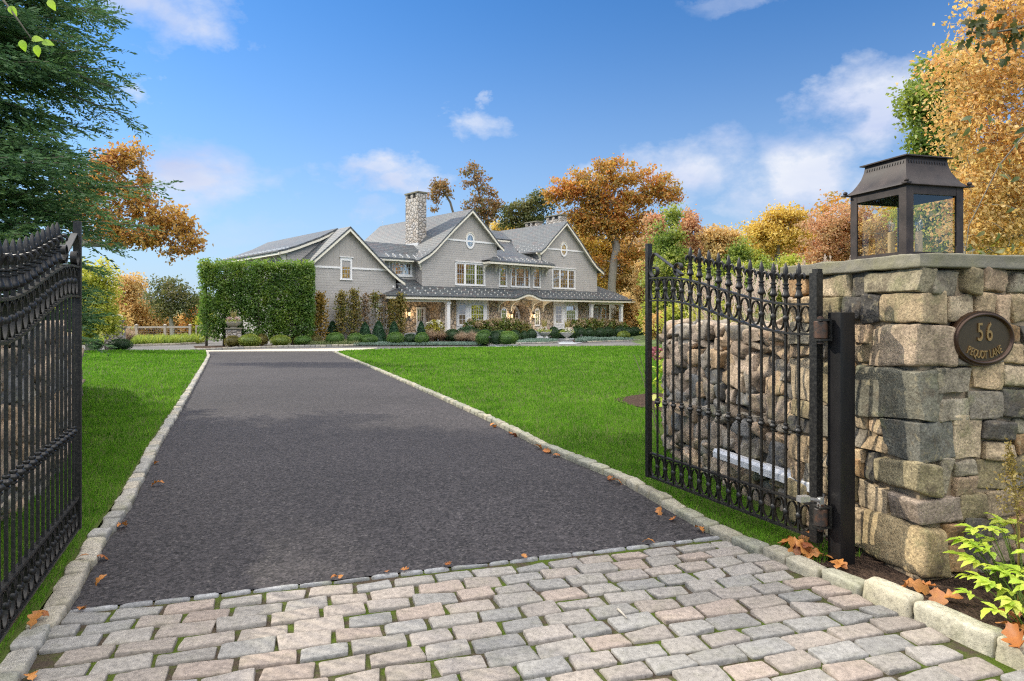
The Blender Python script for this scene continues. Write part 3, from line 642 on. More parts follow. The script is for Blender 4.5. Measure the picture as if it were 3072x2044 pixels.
for x,y in ((-.075,.04),(.06,-.055),(.07,.085)):
    b=MB(); b.lathe([(.022,.012),(.0215,.2),(.016,.205)],(x,y,0),14); cs_=b.build('candle',M['candle'],ln,smooth=.6)
    b=MB(); b.lathe([(.012,.2),(.014,.215),(.023,.24),(.024,.255),(.017,.28),(.007,.305),(.002,.318)],(x,y,0),14); b.build('bulb',m_glass('bulb_glass',1.5) if 'bulb' not in M else M['bulb'],cs_,smooth=True); M['bulb']=bpy.data.materials['bulb_glass']
    b=MB(); b.tube([(x,y,.205),(x+.006,y,.25),(x-.006,y,.252),(x,y,.206)],.0012,4); b.build('filament',M['brass'],cs_)
# ---------------------------------------------------------------- oval plaque
pq=empty('address_plaque',tuple(PC+e1*.43-e2*.045)+(1.452,),math.radians(15.6),'oval bronze house number plaque reading 56 fixed to the pillar front','plaque')
W2,H2=.236,.166
def oval(k,n=64): return [(W2*k*math.cos(a),H2*k*math.sin(a)) for a in np.linspace(0,2*PI,n+1)[:-1]]
def ringsurf(rs,n=64):
    b=MB();V=[]
    for kx,d in rs: V+=[( (W2-kx)*math.cos(a),d,(H2-kx)*math.sin(a)) for a in np.linspace(0,2*PI,n+1)[:-1]]
    b.add(V,[(i*n+k,(i+1)*n+k,(i+1)*n+(k+1)%n,i*n+(k+1)%n)[::-1] for i in range(len(rs)-1) for k in range(n)]); return b
ringsurf([(.004,.05),(0,.03),(0,.0),(.004,-.008),(.010,-.008),(.012,-.014),(.018,-.019),(.026,-.018),(.030,-.012),(.034,-.004)]).build('rim',M['bronze_rim'],pq,smooth=.9)
b=MB(); b.prism([((W2-.03)/W2*x,(H2-.03)/H2*z) for x,z in oval(1)],lambda a,z,d:(a,-d,z),-.02,.004); b.build('plate',M['bronze'],pq)
def glyph(ch,size,sx=.62,ext=.004):
    c_=bpy.data.curves.new('t','FONT'); c_.body=ch; c_.size=size; c_.align_x='CENTER'; c_.extrude=ext; c_.bevel_depth=.0004; c_.offset=.0002
    o=bpy.data.objects.new('t',c_); COL.objects.link(o); dg=bpy.context.evaluated_depsgraph_get(); me=o.evaluated_get(dg).to_mesh()
    V=np.array([v.co[:] for v in me.vertices]); Fc=[tuple(p.vertices) for p in me.polygons]; o.evaluated_get(dg).to_mesh_clear(); bpy.data.objects.remove(o); bpy.data.curves.remove(c_)
    if len(V): V[:,0]*=sx
    return V,Fc
def serif(V,w_): return V
b=MB()
for ch,x in (('5',-.036),('6',.036)):
    V,Fc=glyph(ch,.155,.66); b.add(np.stack([V[:,0]+x,-.006-V[:,2],V[:,1]-.012],1),Fc)
num=b.build('house_number',M['brass'],pq)
b=MB(); txt='PEQUOT LANE'; wd={'P':.8,'E':.78,'Q':1.,'U':.9,'O':1.,'T':.85,' ':.55,'L':.75,'A':.95,'N':.95}; tot=sum(wd[c_] for c_ in txt); acc=0
for ch in txt:
    u=(acc+wd[ch]/2)/tot-.5; acc+=wd[ch]
    if ch==' ': continue
    V,Fc=glyph(ch,.068,.60,.003); cx_=u*.285; cz_=-.118+.040*(u*2)**2
    a2=math.atan(.040*8*u/.285)*.85; x_=V[:,0]*math.cos(a2)-V[:,1]*math.sin(a2)+cx_; z_=V[:,0]*math.sin(a2)+V[:,1]*math.cos(a2)+cz_
    b.add(np.stack([x_,-.006-V[:,2],z_],1),Fc)
b.build('street_name',M['brass'],pq)
# ---------------------------------------------------------------- rubble walls behind the gates
def rubble(name,label,face,hts,thick,seed,side,lens=(.11,.27),rowh=(.095,.185)):
    """stones along the visible face polyline; side=+1 puts the body to the right of the path"""
    g_=np.random.default_rng(seed); P=np.array(face,float); d=np.linalg.norm(np.diff(P,axis=0),axis=1); cs=np.concatenate([[0],np.cumsum(d)])
    tt=np.linspace(0,cs[-1],200)
    X=np.interp(tt,cs,P[:,0]);Y=np.interp(tt,cs,P[:,1])
    k=np.ones(25)/25; X=np.convolve(np.pad(X,12,'edge'),k,'valid'); Y=np.convolve(np.pad(Y,12,'edge'),k,'valid')
    f=lambda s:np.array([np.interp(s,tt,X),np.interp(s,tt,Y)])
    pal2=[(.33,.28,.23),(.22,.215,.205),(.38,.31,.24),(.40,.33,.27),(.42,.32,.23),(.17,.175,.18),(.31,.285,.25),(.41,.31,.21),(.30,.24,.19)]
    root=empty(name,tuple(P[0])+(0,),0,label,'stone wall'); mb=MB(); o0=np.array((P[0][0],P[0][1],0))
    z=-.06; hmax=max(hts); 
    while z<hmax-.05:
        h=g_.uniform(*rowh)
        if z+h>hmax-.1: h=hmax-z
        s=0
        while s<cs[-1]-.03:
            L=g_.uniform(*lens); L=min(L,cs[-1]-s); c=f(s+L/2); a,b_=f(s),f(s+L); t_=(b_-a); t_/=np.linalg.norm(t_)+1e-9; n_=np.array((t_[1],-t_[0]))*side
            ht=np.interp(s+L/2,np.linspace(0,cs[-1],len(hts)),hts)
            if z+h*.5<ht+g_.uniform(-.03,.03):
                zz=float(terr(c[1])); ax=np.array([[t_[0],t_[1],0],[-t_[1],t_[0],0],[0,0,1]]); q=c+n_*(.11+g_.uniform(-.02,.025))
                parts=[(z,z+h)] if h<.21 or g_.random()<.55 else [(z,z+h*.5),(z+h*.5,z+h)]
                near=c[1]<9
                for za,zb in parts:
                    tl2=g_.normal(0,.09); ax2=np.array([ax[0]*math.cos(tl2)+ax[2]*math.sin(tl2),ax[1],ax[2]*math.cos(tl2)-ax[0]*math.sin(tl2)])
                    mb.rbox(np.array((q[0],q[1],zz+(za+zb)/2+g_.uniform(-.015,.015)))-o0,ax2,(L/2+.004,.14,(zb-za)/2+.006),g_.uniform(.02,.05),9 if near else 4,.034,.04 if near else .01,wcol(g_,pal2),int(g_.integers(1e9)),7)
            s+=L
        z+=h
    # rounded return stones and rough cap
    mb.build('stonework',M['rubble'],root,smooth=.5,col=True)
    b=MB(); m_=60; ss=np.linspace(0,cs[-1],m_); V=[]
    for s in ss:
        c=f(s); t_=f(min(s+.05,cs[-1]))-f(max(s-.05,0)); t_/=np.linalg.norm(t_); n_=np.array((t_[1],-t_[0]))*side; ht=np.interp(s,np.linspace(0,cs[-1],len(hts)),hts)-.06; zz=float(terr(c[1]))
        for q,zq in ((.08,-.2),(thick,-.2),(thick,ht),(.08,ht)): V.append((c[0]+n_[0]*q-o0[0],c[1]+n_[1]*q-o0[1],zz+zq))
    Fc=[(i*4+k,i*4+4+k,i*4+4+(k+1)%4,i*4+(k+1)%4) for i in range(m_-1) for k in range(4)]+[(0,1,2,3),((m_-1)*4+3,(m_-1)*4+2,(m_-1)*4+1,(m_-1)*4)]
    if side<0: Fc=[q[::-1] for q in Fc]
    b.add(V,Fc); b.build('core',M['darkjoint'],root)
    return root
rubble('stone_wall','rubble stone wall of rough granite running back from the pillar behind the open gate',[(2.22,4.85),(2.0,5.8),(1.83,6.7),(1.76,7.5),(1.88,8.15),(2.4,8.6),(3.2,8.9),(4.4,9.3)],[1.47,1.45,1.46,1.5,1.48],.42,31,1)
rubble('stone_wall','low rubble stone wall glimpsed beyond the bars of the left gate, along the lawn',[(-2.75,2.4),(-3.35,3.9),(-4.5,6.6),(-6.6,10),(-8.9,13.5),(-9.5,14.6),(-10.3,15.2),(-11.6,15.5)],[1.5,1.45,1.3,1.1,1.0],.42,32,-1,(.2,.5),(.17,.3))
# ---------------------------------------------------------------- house materials
def m_brickish(name,cols,bw,rh,mort,mcol,bump=.5,saw=.012,rough=.85,jit=.5,gap=.1,butt_shade=.7,spec=.25):
    t=NT(name); uv=t.uv(); br=t.n('ShaderNodeTexBrick'); t.l(uv,br.inputs['Vector']); br.offset=jit
    for k,v in (('Color1',(0,0,0,1)),('Color2',(1,1,1,1)),('Mortar',(.5,.5,.5,1)),('Scale',1.),('Mortar Size',mort),('Mortar Smooth',.2),('Brick Width',bw),('Row Height',rh)): br.inputs[k].default_value=v
    n=len(cols); c=t.ramp(br.outputs['Color'],[(i/(n-1),q) for i,q in enumerate(cols)])
    w=t.noise(1.2,4,.6,t.obj()); g=t.noise(18,4,.65,t.obj())
    c=t.mix(1.,c,t.ramp(w,[(.3,.92),(.7,1.07)]),'MULTIPLY'); c=t.mix(1.,c,t.ramp(g,[(.3,.94),(.7,1.06)]),'MULTIPLY')
    c=t.mix(br.outputs['Fac'],c,mcol)
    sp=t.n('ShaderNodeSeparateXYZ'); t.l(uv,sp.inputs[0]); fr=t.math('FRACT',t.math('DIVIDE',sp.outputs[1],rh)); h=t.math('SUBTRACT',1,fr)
    c=t.mix(t.math('MULTIPLY',t.math('LESS_THAN',fr,gap),butt_shade),c,mcol)  # gap band: shadow line under each course butt, painted into the colour
    h=t.math('ADD',h,t.math('MULTIPLY',br.outputs['Color'],.25))
    h=t.math('SUBTRACT',h,t.math('MULTIPLY',br.outputs['Fac'],.6))
    t.bsdf(c,rough,0,t.bump(h,bump,saw),spec); return t.m
M['shingle']=m_brickish('cedar_shingle',[(.41,.39,.365),(.418,.398,.373),(.427,.407,.381)],.21,.175,.003,(.27,.25,.225),.55,.009,gap=.09,butt_shade=.5)
M['slate']=m_brickish('slate',[(.058,.070,.079),(.070,.082,.090),(.086,.096,.098),(.064,.076,.084),(.094,.082,.082),(.08,.09,.093),(.06,.072,.08)],.36,.24,.010,(.035,.04,.045),1.,.03,.5,gap=.14,butt_shade=.85,spec=.4)
t=NT('board_siding'); uv=t.uv(); sp=t.n('ShaderNodeSeparateXYZ'); t.l(uv,sp.inputs[0]); fr_=t.math('FRACT',t.math('DIVIDE',sp.outputs[0],.42)); gap=t.math('LESS_THAN',fr_,.05); n=t.noise(9,4,.6,t.scale(t.obj(),(1,1,.15)))
t.bsdf(t.mix(gap,t.mix(n,(.375,.352,.322),(.41,.385,.352)),(.30,.27,.235)),.8,0,t.bump(gap,-.5,.01),.25); M['board']=t.m
def m_field(name,sc,cols,mort=.06,mcol=(.20,.165,.125),bright=1.):
    t=NT(name); p=t.n('ShaderNodeMapping'); t.l(t.obj(),p.inputs[0]); p.inputs['Scale'].default_value=(sc,sc,sc*1.05)
    d=t.noise(1.6,2,.5,t.obj(),0,1); mx=t.n('ShaderNodeMix',data_type='RGBA',blend_type='LINEAR_LIGHT'); mx.inputs[0].default_value=.10; t.l(p.outputs[0],mx.inputs[6]); t.l(d,mx.inputs[7])
    v=t.n('ShaderNodeTexVoronoi'); v.inputs['Scale'].default_value=1; t.l(mx.outputs[2],v.inputs['Vector']); e=t.n('ShaderNodeTexVoronoi',feature='DISTANCE_TO_EDGE'); e.inputs['Scale'].default_value=1; t.l(mx.outputs[2],e.inputs['Vector'])
    bw=t.n('ShaderNodeRGBToBW'); t.l(v.outputs['Color'],bw.inputs[0]); n=len(cols); c=t.ramp(bw.outputs[0],[(.12+.76*i/(n-1),tuple(x*bright for x in q)) for i,q in enumerate(cols)])
    g=t.noise(30,4,.65,t.obj()); c=t.mix(1.,c,t.ramp(g,[(.3,.72),(.7,1.28)]),'MULTIPLY'); f=t.ramp(e.outputs['Distance'],[(mort*.5,1),(mort*1.5,0)]); c=t.mix(f,c,mcol)
    h=t.ramp(e.outputs['Distance'],[(0,0),(.09,.6),(.3,1)]); t.bsdf(c,.9,0,t.bump(t.math('ADD',h,t.math('MULTIPLY',g,.2)),1.,.06),.2); return t.m
fc=[(.52,.38,.24),(.60,.45,.29),(.46,.38,.30),(.66,.52,.36),(.56,.42,.30),(.68,.56,.42),(.5,.42,.34)]
M['fieldstone']=m_field('house_fieldstone',2.9,fc,.055)
M['chim']=m_field('chimney_fieldstone',3.3,[(.34,.31,.27),(.42,.39,.35),(.46,.43,.39),(.38,.33,.28),(.50,.47,.43),(.33,.32,.31)],.05,(.22,.19,.15))
M['pierstone']=m_field('pier_fieldstone',4.2,[(.34,.31,.28),(.42,.39,.36),(.46,.43,.40),(.38,.33,.27),(.33,.32,.31)],.05,(.2,.17,.14))
M['trim']=m_plain('cream_trim',(.78,.73,.60),.5,0,.04,3,.05); M['white']=m_plain('white_trim',(.80,.79,.77),.5,0,.04,3,.05)
M['sash']=m_plain('grey_sash',(.42,.42,.43),.5,0,.05,5,.05); M['lead']=m_plain('lead_flashing',(.55,.55,.54),.5,.3,.15,8); M['guard']=m_plain('snow_guard_metal',(.75,.74,.72),.35,.4,.05,8)
M['oak_door']=m_plain('oak_door',(.16,.085,.04),.5,0,.25,8,.3); M['blackmetal']=m_plain('black_metal',(.02,.02,.02),.4,.3,.2,20)
def m_window(name,refl,inner):
    t=NT(name); n=t.noise(.9,2,.5,t.obj()); d=t.n('ShaderNodeBsdfDiffuse'); t.l(t.mix(n,[x*.6 for x in inner],[x*1.5 for x in inner]),d.inputs[0]); g=t.n('ShaderNodeBsdfGlossy'); g.inputs['Roughness'].default_value=.015; g.inputs['Color'].default_value=(.95,.95,.95,1)
    wob=t.noise(2.2,2,.5,t.obj()); t.l(t.bump(wob,.10,.02),g.inputs['Normal']); mx=t.n('ShaderNodeMixShader'); mx.inputs[0].default_value=refl; t.l(d.outputs[0],mx.inputs[1]); t.l(g.outputs[0],mx.inputs[2]); t.l(mx.outputs[0],t.out.inputs[0]); return t.m
M['pane']=m_window('window_pane',.42,(.05,.04,.032)); M['pane_bay']=m_window('bay_pane',.6,(.07,.05,.03)); M['pane_warm']=m_window('lit_room_pane',.22,(.20,.15,.09))
t=NT('lamp_glow'); e=t.n('ShaderNodeEmission'); e.inputs[0].default_value=(1,.72,.36,1); e.inputs[1].default_value=1.3; t.l(e.outputs[0],t.out.inputs[0]); M['glow']=t.m
# ---------------------------------------------------------------- house
HO=(-6.81,50.,0.); house=empty('house',HO,math.atan2(.668,.744),'large two-gabled shingle house with fieldstone ground floor, slate roofs and long front porch','house')
FR=lambda a,z,d:(a,-d,z)
def frame_at(b): return lambda a,z,d:(a,b-d,z)
def hb(): return MB()
def part(b,name,mat,parent=None,smooth=None): return b.build(name,mat,parent or house,smooth)
prof1=[(-.56,5.65),(-.04,5.96),(.46,6.24),(1.05,6.73),(1.81,7.47),(2.87,8.49),(4.6,10.02),(6.33,8.49),(7.39,7.47),(7.93,7.10)]
mir=lambda P:[(20.15-u,z) for u,z in P[::-1]]
prof2=mir(prof1)
def under(P,d): return [(u,z-d) for u,z in P]
def profz(P,u): return float(np.interp(u,[p[0] for p in P],[p[1] for p in P]))
TH=.13
p1=[(u,z) for u,z in prof1]
# upper front wall (shingle up to the band, boards above it)
z0=2.75; BZ=7.36
def zc(P,z,lo,hi):   # u where profile underside reaches z
    us=np.linspace(lo,hi,400); zs=np.array([profz(P,u)-TH for u in us]); return float(us[np.argmin(abs(zs-z))])
a1=zc(prof1,BZ,0,4.6); b1=zc(prof1,BZ,4.6,7.9); a2=20.15-b1; b2=20.15-a1
left_edge=[(u,profz(prof1,u)-TH) for u in (0,.46,1.05,1.6)]
right_edge=[(20.15-u,z) for u,z in left_edge[::-1]]
out=[(0,z0),(20.15,z0)]+[(20.15,right_edge[-1][1])]+right_edge[:-1][::-1]+[(b2,BZ),(a2,BZ),(12.69,BZ-.0),(12.69,6.36),(7.46,6.36),(7.46,BZ),(b1,BZ),(a1,BZ)]+left_edge[::-1]
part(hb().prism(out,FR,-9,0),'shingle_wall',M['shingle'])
for P,a_,b_ in ((prof1,a1,b1),(prof2,a2,b2)):
    us=[a_]+[u for u,_ in P if a_<u<b_]+[b_]
    part(hb().prism([(a_,BZ),(b_,BZ)]+[(u,profz(P,u)-TH) for u in us[1:-1]][::-1],FR,-6,.012),'gable_boards',M['board'])
    part(hb().box(a_-.02,b_+.02,-.05,.0,BZ-.0,BZ+.14),'band_board',M['white'])
# roofs
def roof_u(name,P,b0,b1,th=TH,mat='slate',parent=None,close=True):
    b=hb(); n=len(P); L=np.concatenate([[0],np.cumsum([math.dist(P[i],P[i+1]) for i in range(n-1)])]); V=[];UV=[];Fc=[]
    ridge=max(range(n),key=lambda i:P[i][1])
    for i,(u,z) in enumerate(P):
        for y in (b0,b1): V.append((u,y,z)); UV.append((y if i<=ridge else y,L[i] if i<=ridge else 2*L[ridge]-L[i]))
    for i in range(n-1): Fc.append((i*2,i*2+2,i*2+3,i*2+1)[::-1])
    b.add(V,Fc,None,UV)
    V=[(u,y,z-th) for u,z in P for y in (b0,b1)]; b.add(V,[(i*2,i*2+2,i*2+3,i*2+1) for i in range(n-1)])
    for y,fl in ((b0,0),(b1,1)):
        V=[(u,y,z-q) for u,z in P for q in (0,th)]; b.add(V,[((i*2,i*2+1,i*2+3,i*2+2)[::-1] if fl else (i*2,i*2+1,i*2+3,i*2+2)) for i in range(n-1)])
    for i,fl in ((0,1),(n-1,0)):
        u,z=P[i]; V=[(u,b0,z),(u,b1,z),(u,b1,z-th),(u,b0,z-th)]; b.add(V,[(0,1,2,3)[::-1] if not fl else (0,1,2,3)[::-1]])
    return part(b,name,M[mat],parent,smooth=.35)
def roof_b(name,P,u0,u1,th=.1,parent=None,nu=1,bump=None,fade=None,mat='slate',cut=None):
    """profile P of (b,z) running up from the eave, extruded along u"""
    b=hb(); n=len(P); L=np.concatenate([[0],np.cumsum([math.dist(P[i],P[i+1]) for i in range(n-1)])]); us=np.linspace(u0,u1,nu+1)
    for q,fl in ((0,0),(th,1)):
        V=[];UV=[]
        for u_ in us:
            for i,(y,z) in enumerate(P):
                u=u_ if cut is None else max(min(u_,cut(y)[1]),cut(y)[0])
                V.append((u,y,z-q+(bump(u)*fade(y) if bump else 0))); UV.append((u,L[i]))
        Fc=[]
        for k in range(nu):
            for i in range(n-1): a=k*n+i; f_=(a,a+n,a+n+1,a+1); Fc.append(f_[::-1] if fl else f_)
        b.add(V,Fc,None,UV if not fl else None)
    V=[];Fc=[]
    for u_ in us:
        y,z=P[0]; u=u_ if cut is None else max(min(u_,cut(y)[1]),cut(y)[0]); dz=bump(u)*fade(y) if bump else 0; V+= [(u,y,z+dz),(u,y,z-th+dz)]
    for k in range(nu): Fc.append((k*2,k*2+1,k*2+3,k*2+2))
    b.add(V,Fc)
    for k in (0,nu):
        V=[];u_=us[k]
        for y,z in P:
            u=u_ if cut is None else max(min(u_,cut(y)[1]),cut(y)[0]); dz=bump(u)*fade(y) if bump else 0; V+= [(u,y,z+dz),(u,y,z-th+dz)]
        b.add(V,[((i*2,i*2+2,i*2+3,i*2+1) if k else (i*2,i*2+1,i*2+3,i*2+2)) for i in range(n-1)])
    return part(b,name,M[mat],parent,smooth=.4)
g1=roof_u('gable_roof',prof1,-.42,13.9); g2=roof_u('gable_roof',prof2,-.42,12.0)
def rake(P,b0,name='rake_board',w_=.2,dep=.05,tag_=None):
    b=hb(); n=len(P)
    V=[];
    for u,z in P:
        for y in (b0,b0+dep):
            for q in (TH+.004,TH+w_): V.append((u,y,z-q))
    Fc=[]
    for i in range(n-1):
        a=i*4; c_=a+4; Fc+= [(a,a+1,c_+1,c_),(a+2,c_+2,c_+3,a+3),(a,c_,c_+2,a+2),(a+1,a+3,c_+3,c_+1)]
    Fc+= [(0,2,3,1),((n-1)*4,(n-1)*4+1,(n-1)*4+3,(n-1)*4+2)]
    b.add(V,Fc); part(b,name,M['trim'],tag_)
    b=hb(); V=[]
    for u,z in P: V+= [(u,b0+dep+.003,z-TH-.05),(u,-b0*0+b0+.42,z-TH-.05)]
    return b
rake(prof1,-.40,tag_=g1); rake(prof2,-.40,tag_=g2)
for P,g_o in ((prof1,g1),(prof2,g2)):
    b=hb(); V=[]
    for u,z in P: V+= [(u,-.345,z-TH-.012),(u,.01,z-TH-.012)]
    b.add(V,[(i*2,i*2+1,i*2+3,i*2+2) for i in range(len(P)-1)]); part(b,'soffit',M['trim'],g_o)
# middle roof with the pent eave over the bedroom windows, and the small upper eave
mid=[(-1.05,5.93),(0,6.34),(2.65,7.24),(5,8.2),(8.7,9.93)]
mcut=lambda y:(5.81+(y+1.05)*1.57 if y<0 else 7.46-.02+.0*y,13.36-(y+1.05)*.36 if y<2.6 else 14.6)
mr=roof_b('middle_roof',mid,5.81,14.6,.1,nu=2,cut=lambda y:((5.81+max(0,y+1.05)*1.57) if y<0 else 7.0,13.36 if y<-.9 else (13.36-(y+1.05)*.33 if y<2.7 else 15.3)))
b=hb(); b.add([(5.81,-1.05,5.93),(7.46,0,6.34),(5.81,0,5.97),(13.36,-1.05,5.93),(13.0,.03,6.33),(13.36,.03,5.97)],[(0,1,2),(3,5,4)]); part(b,'hip_end',M['slate'],mr)
b=hb(); b.box(5.86,13.3,-1.02,-.95,5.66,5.83); b.box(5.86,5.93,-.948,0,5.66,5.83); b.box(13.23,13.3,-.948,0,5.66,5.83); part(b,'eave_fascia',M['trim'],mr)
b=hb(); b.box(5.935,13.225,-.947,-.003,5.75,5.78); part(b,'soffit',M['trim'],mr)
up=[(5.5,8.72),(6.3,9.0),(8.7,9.96)]; ur=roof_b('upper_roof',up,9.5,15.2,.1)
b=hb(); b.box(9.5,14.2,5.52,5.6,8.45,8.61); part(b,'eave_fascia',M['trim'],ur)
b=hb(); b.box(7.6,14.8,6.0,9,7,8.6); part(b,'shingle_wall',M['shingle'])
# recess between garage wing and main gable
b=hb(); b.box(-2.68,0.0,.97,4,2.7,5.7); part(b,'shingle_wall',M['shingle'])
rc=[(.2,5.74),(1.3,6.2),(2.5,7.05)]; rr=roof_b('recess_roof',rc,-3.6,.9,.1)
b=hb(); b.box(-3.3,-.45,.24,.31,5.5,5.635); part(b,'eave_fascia',M['trim'],rr)
b=hb(); b.box(-2.7,-.02,.313,.97,5.56,5.59); part(b,'soffit',M['trim'],rr)
# porch roof with eyebrow over the front door
def eye(u):
    x=(u-9.8)/1.75; return .40*(.5+.5*math.cos(PI*x))**1.1 if abs(x)<1 else 0.
PZ=lambda y:2.94+(y+1.5)*.52
porch_prof=[(-1.5,2.94),(-1.1,3.13),(-.75,3.33),(-.35,3.54),(0.06,3.75)]
fadef=lambda y: max(0,min(1,(-y+.06)/1.56))**.8
pr_=roof_b('porch_roof',porch_prof,-4.11,24.25,.09,nu=150,bump=eye,fade=fadef,cut=lambda y:(-4.11+(y+1.5)*1.62 if y<-.6 else -2.66,24.25-(y+1.5)))
b=hb(); b.add([(-4.11,-1.5,2.94),(-2.65,-.6,3.42),(-4.11,-.6,2.94)],[(0,1,2)],None,[(0,0),(.9,1.5),(.9,0)]); part(b,'hip_slope',M['slate'],pr_); b=hb()
b.add([(-2.66,0.06,3.75),(0,.06,3.75),(0,.99,4.24),(-2.66,.99,4.24)],[(0,1,2,3)],None,[(-2.66,1.8),(0,1.8),(0,2.85),(-2.66,2.85)]); part(b,'recess_slope',M['slate'],pr_); b=hb()
b.add([(20.15,.06,3.75),(22.69,.06,3.75),(20.9,1.85,4.69),(20.15,1.85,4.69)],[(0,1,2,3)],None,[(20.15,1.8),(22.69,1.8),(20.9,3.8),(20.15,3.8)])
b.add([(24.25,-1.5,2.94),(24.25,6,2.94),(20.9,6,4.69),(20.9,1.85,4.69)],[(0,1,2,3)],None,[(-1.5,0),(6,0),(6,3.8),(1.85,3.8)]); part(b,'hip_slope',M['slate'],pr_)
def ribbon(name,d0,d1,ztop,zbot,u0,u1,mat,parent,n=110):
    b=hb();V=[]
    for u in np.linspace(u0,u1,n+1):
        e=eye(u)
        for y,z in ((d0,zbot),(d1,zbot),(d1,ztop),(d0,ztop)): V.append((u,y,z+e))
    b.add(V,[(i*4+k,i*4+(k+1)%4,i*4+4+(k+1)%4,i*4+4+k)[::-1] for i in range(n) for k in range(4)]+[(0,1,2,3)[::-1],(n*4,n*4+1,n*4+2,n*4+3)])
    return part(b,name,mat,parent,smooth=.5)
ribbon('eave_fascia',-1.46,-1.39,2.845,2.68,-4.06,24.2,M['trim'],pr_)
b=hb();V=[];n=110
for u in np.linspace(-2.64,24.1,n+1): e=eye(u); V+= [(u,-1.385,2.78+e),(u,.03,2.78+e)]
b.add(V,[(i*2,i*2+1,i*2+3,i*2+2) for i in range(n)]); part(b,'soffit',M['trim'],pr_,.5)
# ground floor masonry: arch opening for the entry
arch=[(9.26,-.6)]+[(10.235-.975*math.cos(a),1.42+1.0*math.sin(a)) for a in np.linspace(0,PI,15)]+[(11.21,-.6)]
out=[(1.7,-.6)]+arch+[(18.6,-.6),(18.6,2.74),(1.7,2.74)]
part(hb().prism(out,FR,-.9,0.0),'fieldstone_wall',M['fieldstone'])
b=hb(); b.box(1.7,9.26,.9,4,-.6,2.74); b.box(11.21,18.6,.9,4,-.6,2.74); b.box(9.26,11.21,1.3,4,-.6,2.74); b.box(-2.68,1.7,1.35,4,-.6,2.7); b.box(18.6,22.7,.6,4,-.6,2.74); part(b,'fieldstone_wall',M['fieldstone'])
vo=[(10.235-r*math.cos(a),1.42+r*1.02*math.sin(a)) for r,aa in ((1.0,np.linspace(0,PI,19)),(1.33,np.linspace(PI,0,19))) for a in aa]
part(hb().prism(vo,FR,0,.035),'arch_ring',M['fieldstone'])
b=hb(); b.box(-2.6,24.0,-1.3,1.3,-.6,.18); part(b,'porch_floor',M['bluestone'])
# columns and beams
for u0,u1 in ((1.51,1.8),(18.0,18.29),(22.38,22.67)):
    b=hb(); b.box(u0,u1,-1.14,-.86,.18,2.36); b.box(u0-.05,u1+.05,-1.19,-.81,2.363,2.475); b.box(u0-.04,u1+.04,-1.18,-.82,.182,.33); part(b,'porch_column',M['white'])
b=hb(); b.box(-2.6,1.83,-1.14,-.88,2.48,2.70); b.box(-2.6,1.86,-1.17,-.87,2.703,2.76); part(b,'porch_beam',M['trim']); b=hb(); b.box(17.97,22.7,-1.14,-.88,2.48,2.70); b.box(17.95,22.72,-1.17,-.87,2.703,2.76); part(b,'porch_beam',M['trim'])
# windows
def window(fr,a0,a1,z0,z1,lights,nx,ny,cas=.1,head=.2,sill=.12,dbl=True,pane='pane',sash='sash',cap=True,parent=None,grid=None):
    b=hb(); d=.05
    def bx(x0,x1,za,zb,d0,d1):
        v=[fr(x,z,q) for q in (d0,d1) for x,z in ((x0,za),(x1,za),(x1,zb),(x0,zb))]; b.add(v,[(0,3,2,1),(4,5,6,7),(0,1,5,4),(1,2,6,5),(2,3,7,6),(3,0,4,7)])
    bx(a0,a0+cas,z0+sill,z1-head,0.002,d); bx(a1-cas,a1,z0+sill,z1-head,0.002,d); bx(a0,a1,z1-head,z1-.05 if cap else z1,.002,d+.004); bx(a0-.03,a1+.03,z0,z0+sill,.002,d+.02)
    if cap: bx(a0-.07,a1+.07,z1-.05,z1,.002,d+.07)
    for i in range(len(lights)-1): bx(lights[i][1],lights[i+1][0],z0+sill,z1-head,.002,d)
    w_=part(b,'window',M['white'],parent)
    for (l0,l1),k in zip(lights,nx):
        b=hb(); za,zb=z0+sill,z1-head; s=.045
        def bx2(x0,x1,zq,zr,d0=.004,d1=.03):
            v=[fr(x,z,q) for q in (d0,d1) for x,z in ((x0,zq),(x1,zq),(x1,zr),(x0,zr))]; b.add(v,[(0,3,2,1),(4,5,6,7),(0,1,5,4),(1,2,6,5),(2,3,7,6),(3,0,4,7)])
        bx2(l0,l0+s,za,zb);bx2(l1-s,l1,za,zb);bx2(l0+s,l1-s,za,za+s);bx2(l0+s,l1-s,zb-s,zb)
        if dbl: bx2(l0+s,l1-s,(za+zb)/2-.025,(za+zb)/2+.025,.004,.036)
        for i in range(1,k): x=l0+s+(l1-l0-2*s)*i/k; bx2(x-.011,x+.011,za+s,zb-s,.004,.024)
        for j in range(1,ny):
            if dbl and j*2==ny: continue
            z=za+s+(zb-za-2*s)*j/ny; bx2(l0+s,l1-s,z-.011,z+.011,.004,.022)
        part(b,'sash',M[sash],w_)
        b=hb(); v=[fr(x,z,.010) for x,z in ((l0+.02,za+.02),(l1-.02,za+.02),(l1-.02,zb-.02),(l0+.02,zb-.02))]; b.add(v,[(0,1,2,3)]); part(b,'pane',M[pane],w_)
    return w_
window(FR,3.12,6.17,3.85,5.78,[(3.27,4.01),(4.15,5.10),(5.23,5.98)],(3,4,3),4)
window(FR,13.98,17.03,3.85,5.78,[(14.17,14.89),(15.05,15.99),(16.13,16.86)],(3,4,3),4)
window(FR,7.68,8.56,3.85,5.66,[(7.79,8.45)],(3,),4,head=.13,cap=False)
window(FR,8.98,11.2,3.85,5.66,[(9.08,9.5),(9.62,10.54),(10.66,11.08)],(2,4,2),4,head=.13,cap=False)
window(FR,11.62,12.5,3.85,5.66,[(11.73,12.39)],(3,),4,head=.13,cap=False)
